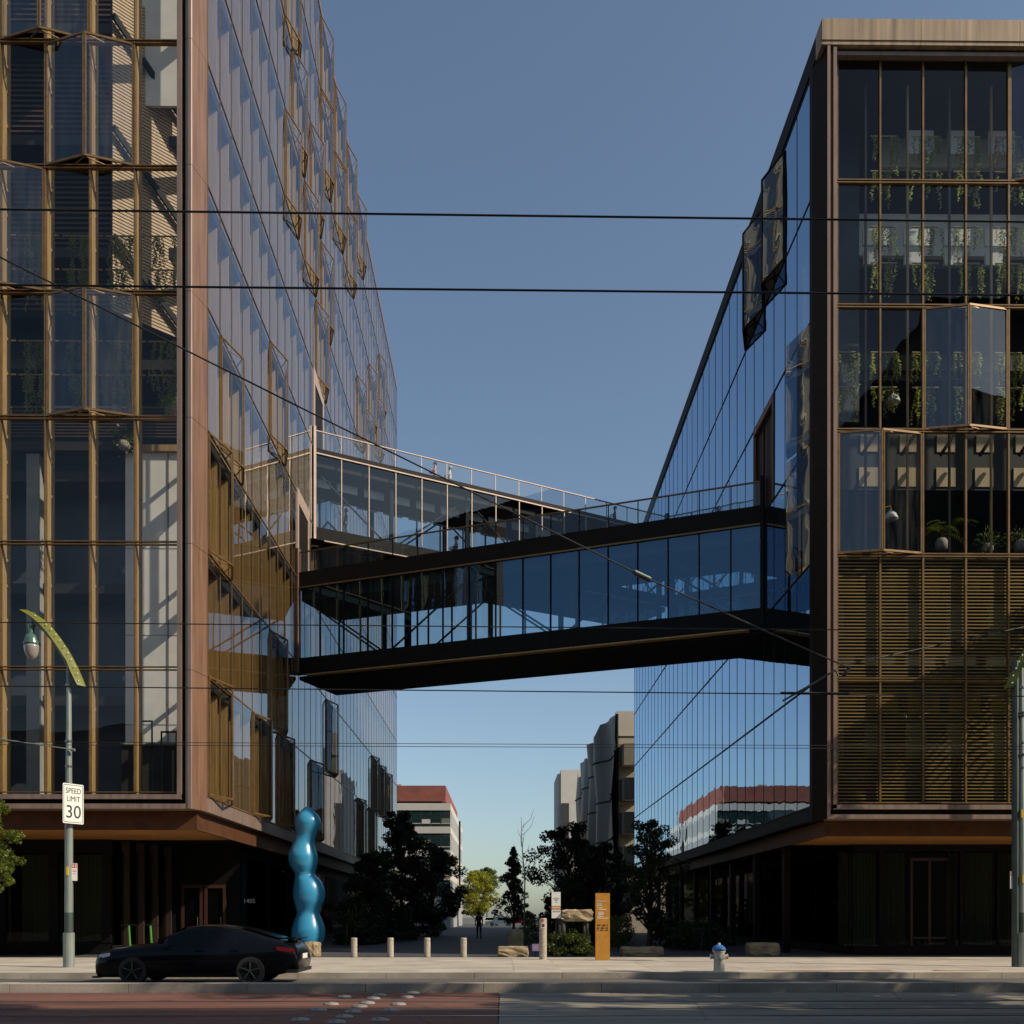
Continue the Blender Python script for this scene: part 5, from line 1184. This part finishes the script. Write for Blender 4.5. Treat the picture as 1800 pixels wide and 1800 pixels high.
MB().quad((cx(432), CY - 0.47, 1.362), (cx(432), CY + 0.47, 1.362), (cx(500), CY + 0.52, 1.10), (cx(500), CY - 0.52, 1.10)).build('rear_window', M['car_glass'], car)
MB().box(cx(512), cx(534), CY - 0.70, CY + 0.70, 1.075, 1.10).box(cx(516), cx(524), CY - 0.5, CY - 0.45, 1.03, 1.075).box(cx(516), cx(524), CY + 0.45, CY + 0.5, 1.03, 1.075).build('spoiler', M['car'], car)
MB().box(cx(539), cx(539) + 0.012, CY - 0.26, CY + 0.26, 0.60, 0.72).build('number_plate', M['sign_white'], car)
MB().box(cx(520), cx(538.5), CY - 0.88, CY + 0.88, 0.28, 0.36).build('rear_diffuser', M['tyre'], car)
MB().box(cx(172.5), cx(185), CY - 0.80, CY + 0.80, 0.16, 0.20).build('front_lip', M['tyre'], car)

# ================================================================== cars parked at the lane's far end
def far_car(u, Y, label, m, ln=4.4):
    x = xat(u, Y); root = thing('parked_car', label, 'car', (x, Y, SW), 'cars parked at the far street')
    b = MB(); pr = [(0, 0.35), (0.05, 0.75), (1.0, 0.9), (1.6, 1.4), (3.2, 1.45), (4.0, 1.0), (4.4, 0.85), (4.4, 0.35)]
    n = len(pr); b.v = [(x - ln / 2 + a * ln / 4.4, Y, SW + z) for a, z in pr] + [(x - ln / 2 + a * ln / 4.4, Y + 1.75, SW + z) for a, z in pr]
    b.f = [tuple(range(n)), tuple(reversed(range(n, 2 * n)))] + [(i, i + n, (i + 1) % n + n, (i + 1) % n) for i in range(n)]
    b.build('body', m, root)
    for dx in (-1.35, 1.35):
        MB().tube([(x + dx, Y - 0.02, SW + 0.33), (x + dx, Y + 0.2, SW + 0.33)], 0.33, 14).build('wheel', M['tyre'], root)
    MB().quad((x - 0.5, Y - 0.012, SW + 0.95), (x + 1.2, Y - 0.012, SW + 0.95), (x + 0.95, Y - 0.012, SW + 1.35), (x - 0.35, Y - 0.012, SW + 1.35)).build('side_window', M['car_glass'], root)
far_car(858, 158, 'white car parked at the far end left of the blue van', pbr('car_white', (0.6, 0.6, 0.58), 0.3, 0, 0.05, 1))
far_car(880, 152, 'blue grey van parked at the far end of the lane', pbr('car_blue', (0.10, 0.16, 0.22), 0.3, 0, 0.05, 1), 5.0)
far_car(905, 162, 'red car parked at the far end right of the blue van', pbr('car_red', (0.35, 0.05, 0.04), 0.3, 0, 0.05, 1))

# ================================================================== people
def person(label, loc, h, face, top, legs, hair=None, pose='stand', shoes=None):
    """one skinned body; loc is the point under the feet, face the heading (0 looks along +x)"""
    k = h / 1.75; me = bpy.data.meshes.new('person'); bm = bmesh.new(); lay = bm.verts.layers.skin.verify()
    V = {}
    def add(n, p, r):
        v = bm.verts.new(Vector(p) * k); v[lay].radius = (r * k, r * k); V[n] = v; return v
    sw = {'stand': 0.03, 'walk': 0.22, 'lean': 0.04}[pose]
    add('pel', (0, 0, 0.95), 0.125); V['pel'][lay].use_root = True
    add('waist', (0.01, 0, 1.10), 0.12); add('chest', (0.0, 0, 1.30), 0.14); add('neck', (0.0, 0, 1.47), 0.055); add('chin', (0.03, 0, 1.56), 0.078); add('head', (0.02, 0, 1.66), 0.098)
    for s, n in ((1, 'l'), (-1, 'r')):
        d = sw * s
        add('hip' + n, (0, 0.09 * s, 0.90), 0.09); add('kn' + n, (d * 0.6 + 0.02, 0.10 * s, 0.50), 0.062); add('an' + n, (d * 1.1 - 0.03, 0.10 * s, 0.08), 0.042); add('to' + n, (d * 1.1 + 0.13, 0.11 * s, 0.04), 0.038)
        add('sh' + n, (0, 0.17 * s, 1.40), 0.062)
        if pose == 'lean': add('el' + n, (0.10, 0.24 * s, 1.16), 0.044); add('wr' + n, (0.30, 0.12 * s, 1.12), 0.032); add('ha' + n, (0.37, 0.07 * s, 1.13), 0.034)
        else: add('el' + n, (-d * 0.5 - 0.02, 0.23 * s, 1.13), 0.044); add('wr' + n, (-d * 0.7 + 0.07, 0.22 * s, 0.90), 0.032); add('ha' + n, (-d * 0.7 + 0.10, 0.21 * s, 0.81), 0.034)
    E_ = [('pel', 'waist'), ('waist', 'chest'), ('chest', 'neck'), ('neck', 'chin'), ('chin', 'head')]
    for n in 'lr': E_ += [('pel', 'hip' + n), ('hip' + n, 'kn' + n), ('kn' + n, 'an' + n), ('an' + n, 'to' + n), ('chest', 'sh' + n), ('sh' + n, 'el' + n), ('el' + n, 'wr' + n), ('wr' + n, 'ha' + n)]
    for a, b in E_: bm.edges.new((V[a], V[b]))
    bm.to_mesh(me); bm.free()
    tmp = bpy.data.objects.new('tmp', me); COL.objects.link(tmp)
    tmp.modifiers.new('s', 'SKIN'); sb = tmp.modifiers.new('u', 'SUBSURF'); sb.levels = 1; sb.render_levels = 1
    dg = bpy.context.evaluated_depsgraph_get(); out = bpy.data.meshes.new_from_object(tmp.evaluated_get(dg)); bpy.data.objects.remove(tmp)
    out.name = 'body'; out.materials.clear()
    for m_ in (M['skin'], top, legs, shoes or M['tyre']): out.materials.append(m_)
    for f in out.polygons:
        c = f.center / k; f.use_smooth = True
        arm = abs(c.y) > 0.17 and c.z > 0.7
        f.material_index = 3 if c.z < 0.10 else (0 if c.z > 1.50 or (arm and c.z < 0.92 and pose != 'lean') or (pose == 'lean' and c.x > 0.28) else (1 if c.z > 0.97 or arm else 2))
    root = thing('person', label, 'person', loc)
    rot = (0, 0, face)
    inst('body', out, root, loc, rot)
    hm = hair or M['hair']
    hb = MB().stack([(0.0 * k, 0, z * k, r * k) for z, r in ((1.60, 0.098), (1.66, 0.112), (1.72, 0.108), (1.765, 0.075), (1.785, 0.02))], 12)
    hb.v = [(x - 0.022 * k, y, z) for x, y, z in hb.v]
    inst('hair', hb.mesh('hair', hm, True), root, loc, rot)
    nb_ = MB().stack([(0.125 * k, 0, 1.60 * k, 0.010), (0.135 * k, 0, 1.615 * k, 0.016), (0.118 * k, 0, 1.655 * k, 0.008)], 6); inst('nose', nb_.mesh('nose', M['skin'], True), root, loc, rot)
    ey = MB()
    for s in (-1, 1): ey.stack([(0.108 * k, 0.035 * k * s, z * k, 0.010 * k) for z in (1.645, 1.662)], 6)
    inst('eyes', ey.mesh('eyes', M['ink'], True), root, loc, rot)
    return root
def cloth(n, c): return pbr(n, c, 0.85, 0, 0.12, 8)
tu = (uB[0] - uA[0], uB[1] - uA[1]); tl = math.hypot(*tu)
def on_up(u, d, z):
    s = min(((abs((UP(q / 10, d, 0).x - xat(u, UP(q / 10, d, 0).y))), q / 10) for q in range(0, int(UL * 10)))) [1]
    q = UP(s, d, z); return (q.x, q.y, z)
def on_near(u, d, z):
    s = min(((abs((NP(q / 10, d, 0).x - xat(u, NP(q / 10, d, 0).y))), q / 10) for q in range(0, int(NL * 10)))) [1]
    q = NP(s, d, z); return (q.x, q.y, z)
person('person in a pink shirt on the upper footbridge roof, left of the pair', on_up(764, 1.9, 27.25), 1.80, R(200), cloth('pink_shirt', (0.62, 0.26, 0.24)), cloth('grey_trousers', (0.12, 0.12, 0.12)), pose='lean')
person('person in a pale top with fair hair, right of the roof pair', on_up(791, 1.9, 27.25), 1.74, R(185), cloth('pale_top', (0.58, 0.52, 0.46)), cloth('brown_trousers', (0.16, 0.10, 0.07)), hair=pbr('fair_hair', (0.45, 0.36, 0.25), 0.7, 0, 0.2, 20), pose='lean')
person('person in a dark red top near the right end of the upper roof', on_up(1080, 1.9, 27.25), 1.76, R(180), cloth('red_top', (0.22, 0.05, 0.06)), cloth('blue_trousers', (0.03, 0.035, 0.06)), pose='lean')
person('person in dark clothes standing inside the upper footbridge', on_up(607, 1.0, 22.95), 1.75, R(200), cloth('navy_jacket', (0.03, 0.035, 0.05)), cloth('navy_trousers', (0.02, 0.022, 0.03)), pose='stand')
person('person in a grey top on the lower footbridge roof', on_near(803, 2.6, 18.9), 1.74, R(200), cloth('grey_top', (0.26, 0.25, 0.22)), cloth('dark_trousers', (0.03, 0.03, 0.03)), pose='lean')
person('person in dark clothes walking away down the shaded lane', gpt(842, 62), 1.8, R(95), cloth('black_coat', (0.02, 0.02, 0.022)), cloth('black_trousers', (0.015, 0.015, 0.018)), pose='walk')

# ================================================================== green scooters by the left shopfront
def scooter(u, label):
    x, y, z = gpt(u, 36.9); root = thing('kick_scooter', label, 'scooter', (x, y, z), 'green scooters at the shopfront')
    MB().tube([(x, y, z + 0.18), (x - 0.06, y, z + 1.12)], [0.045, 0.04], 10).build('stem', M['lime'], root)
    MB().tube([(x - 0.30, y - 0.12, z + 1.13), (x - 0.06, y, z + 1.17), (x + 0.22, y + 0.10, z + 1.13)], 0.018, 8).build('handlebar', M['black'], root)
    MB().bar((x + 0.02, y, z + 0.16), (x + 0.35, y + 0.75, z + 0.16), 0.16, 0.05).build('deck', M['lime'], root)
    for a, b in ((-0.03, -0.02), (0.42, 0.9)):
        MB().tube([(x + a - 0.02, y + b, z + 0.11), (x + a + 0.03, y + b - 0.015, z + 0.11)], 0.11, 14).build('wheel', M['tyre'], root)
scooter(229, 'left of two green scooters parked before the left shop window'); scooter(267, 'right of two green scooters, the one nearer the car roof')

# ================================================================== plants, lamps and furniture behind the glass
def vines(root, x0, x1, y, z, n, lmin, lmax, seed):
    r_ = random.Random(seed); mb = MB(); st_m = MB()
    for k in range(n):
        x = r_.uniform(x0, x1); yy = y + r_.uniform(-0.05, 0.05); L = r_.uniform(lmin, lmax); px, py, zz = x, yy, z
        pts = [(x, yy, z)]
        while z - zz < L:
            zz -= 0.055; px += r_.gauss(0, 0.016); py += r_.gauss(0, 0.012); pts.append((px, py, zz))
            for _ in range(2):
                s = r_.uniform(0.03, 0.055); a = r_.uniform(0, 6.28)
                d = Vector((math.cos(a), math.sin(a), r_.uniform(-0.9, 0.1))).normalized(); e = d.cross(Vector((0.2, 0.3, 1))).normalized()
                p = Vector((px, py, zz)); mb.quad(p, p + d * s + e * s * 0.5, p + d * s * 2, p + d * s - e * s * 0.5)
        st_m.tube(pts[::6] if len(pts) > 12 else pts[::3] + [pts[-1]], 0.006, 3)
    mb.build('leaves', M['leaf_vine'], root); st_m.build('stems', M['leaf_vine'], root)
words = ['first', 'second', 'third', 'fourth', 'fifth', 'sixth']
seed = 100
for r, tops in ((3, (0.78, 0.50)), (4, (0.78, 0.50))):
    for b in range(5):
        for q, f in enumerate(tops):
            x1_ = LBX - LB * b - 0.08; x0_ = x1_ - LB + 0.45; z = lz[r] + LP * (f - 0.02 * b) if False else lz[r] + LP * f
            if (r == 4): z -= 0.55
            root = thing('hanging_planter', '%s trailing plants, %s bay from the corner, %s storey of left building' % (('upper', 'lower')[q], words[b], {3: 'fourth', 4: 'fifth'}[r]), 'hanging plant', ((x0_ + x1_) / 2, LF + 1.2, z), 'trailing plants behind the left glass')
            MB().tube([(x0_ - 0.35, LF + 1.2, z), (x1_, LF + 1.2, z)], 0.028, 6).build('rod', M['timber'], root)
            seed += 1; vines(root, x0_ - 0.15, x1_ - 0.3, LF + 1.17, z - 0.02, rnd.randint(17, 23), 0.3, 1.5, seed)
for r, fs in ((5, (0.56, 0.27)), (4, (0.81, 0.51)), (3, (0.77, 0.48))):
    for b in range(5):
        if b == 0 and r > 3: continue
        for q, f in enumerate(fs):
            x0_ = RBX + RB * b + 0.06; x1_ = x0_ + 0.9; z = rz[r] + RP * f
            root = thing('hanging_planter', '%s trailing plants, %s bay from the corner, %s of right building' % (('upper', 'lower')[q], words[b], {5: 'top storey', 4: 'second storey down', 3: 'third storey down'}[r]), 'hanging plant', ((x0_ + x1_) / 2, RF + 1.0, z), 'trailing plants behind the right glass')
            MB().tube([(x0_, RF + 1.0, z), (x1_ + 0.05, RF + 1.0, z)], 0.026, 6).build('rod', M['timber_pale'], root)
            seed += 1; vines(root, x0_ + 0.0, x1_ + 0.15, RF + 0.97, z - 0.02, rnd.randint(9, 13), 0.35, 1.3, seed)
def shade_lamp(u, v, Y, label):
    c = at(u, v, Y); root = thing('pendant_lamp', label, 'lamp', tuple(c))
    MB().stack([(c.x, c.y, c.z + z, r) for z, r in ((-0.17, 0.25), (-0.14, 0.25), (0.02, 0.19), (0.15, 0.07), (0.18, 0.03))], 24).build('shade', M['white'], root, smooth=True)
    MB().tube([(c.x, c.y, c.z + 0.18), (c.x - 0.01, c.y, c.z + 0.33), (c.x - 0.2, c.y, c.z + 0.27)], 0.014, 6).build('arm', M['yellow'], root)
    MB().tube([(c.x - 0.2, c.y, c.z + 0.27), (c.x - 0.2, c.y, rz[2] + 0.08 if v > 800 else rz[3] + 0.5)], 0.014, 6).build('stand', M['black'], root)
shade_lamp(1566, 905, 34.6, 'white cone shaded lamp glowing pale in the open right window')
shade_lamp(1570, 700, 35.2, 'grey cone shaded lamp under the vines in the right building')
def potted(u, v, Y, label, kind, pr=0.22, hgt=0.5, seed=1):
    c = at(u, v, Y); r_ = random.Random(seed); root = thing('potted_plant', label, 'potted plant', tuple(c))
    MB().stack([(c.x, c.y, c.z + z * hgt, r) for z, r in ((0, pr * 0.7), (0.3, pr), (0.7, pr * 0.98), (1.0, pr * 0.7))], 18).build('pot', M['terracotta'], root, smooth=True)
    lv_ = MB(); top_ = c + Vector((0, 0, hgt))
    if kind == 'palm':
        for k in range(15):
            a = k * 2.4 + r_.uniform(-0.3, 0.3); l = r_.uniform(0.75, 1.15); up_ = r_.uniform(0.5, 1.25); prev = None
            for s in range(13):
                t = s / 12; p = top_ + Vector((math.cos(a) * l * t, math.sin(a) * l * t * 0.8, 0.25 + up_ * t - 1.1 * t * t * 0.8))
                if prev is not None:
                    d = (p - prev).normalized(); e = d.cross(Vector((0, 0, 1))).normalized()
                    for sg in (-1, 1):
                        q = p + e * sg * 0.20 * math.sin(math.pi * (0.15 + 0.8 * t)) + d * 0.10 - Vector((0, 0, 0.05))
                        lv_.quad(p, p + d * 0.02, q, q - d * 0.02)
                prev = p
            lv_.tube([top_ - Vector((0, 0, 0.1)), top_ + Vector((math.cos(a) * 0.03, math.sin(a) * 0.03, 0.26))], 0.012, 4)
    else:
        for k in range(160):
            d = Vector((r_.gauss(0, 1), r_.gauss(0, 1), r_.gauss(0.5, 0.8))); p = top_ + d * 0.20; s = r_.uniform(0.04, 0.08)
            e = d.normalized().orthogonal(); lv_.quad(p, p + d.normalized() * s + e * s * 0.6, p + d.normalized() * 2 * s, p + d.normalized() * s - e * s * 0.6)
        for k in range(10): lv_.tube([top_ - Vector((0, 0, 0.1)), top_ + Vector((r_.uniform(-0.2, 0.2), r_.uniform(-0.2, 0.2), r_.uniform(0.05, 0.3)))], 0.008, 4)
    lv_.build('foliage', M['leaf_green'], root)
potted(1655, 968, 34.5, 'big palm in a grey pot behind the open right window', 'palm', 0.22, 0.42, 1)
potted(1736, 971, 34.5, 'bushy plant in a low pot right of the palm', 'bush', 0.20, 0.30, 2)
potted(1795, 971, 34.5, 'plant in a grey pot at the right picture edge', 'bush', 0.24, 0.42, 3)
potted(300, 728, 34.6, 'leafy plant low in the corner bay of the left building', 'bush', 0.18, 0.3, 4)
potted(205, 728, 34.6, 'leafy plant behind the open window of the left building', 'bush', 0.18, 0.3, 5)
potted(218, 790, 36.5, 'plant in a white pot on the left balcony', 'bush', 0.22, 0.3, 6)
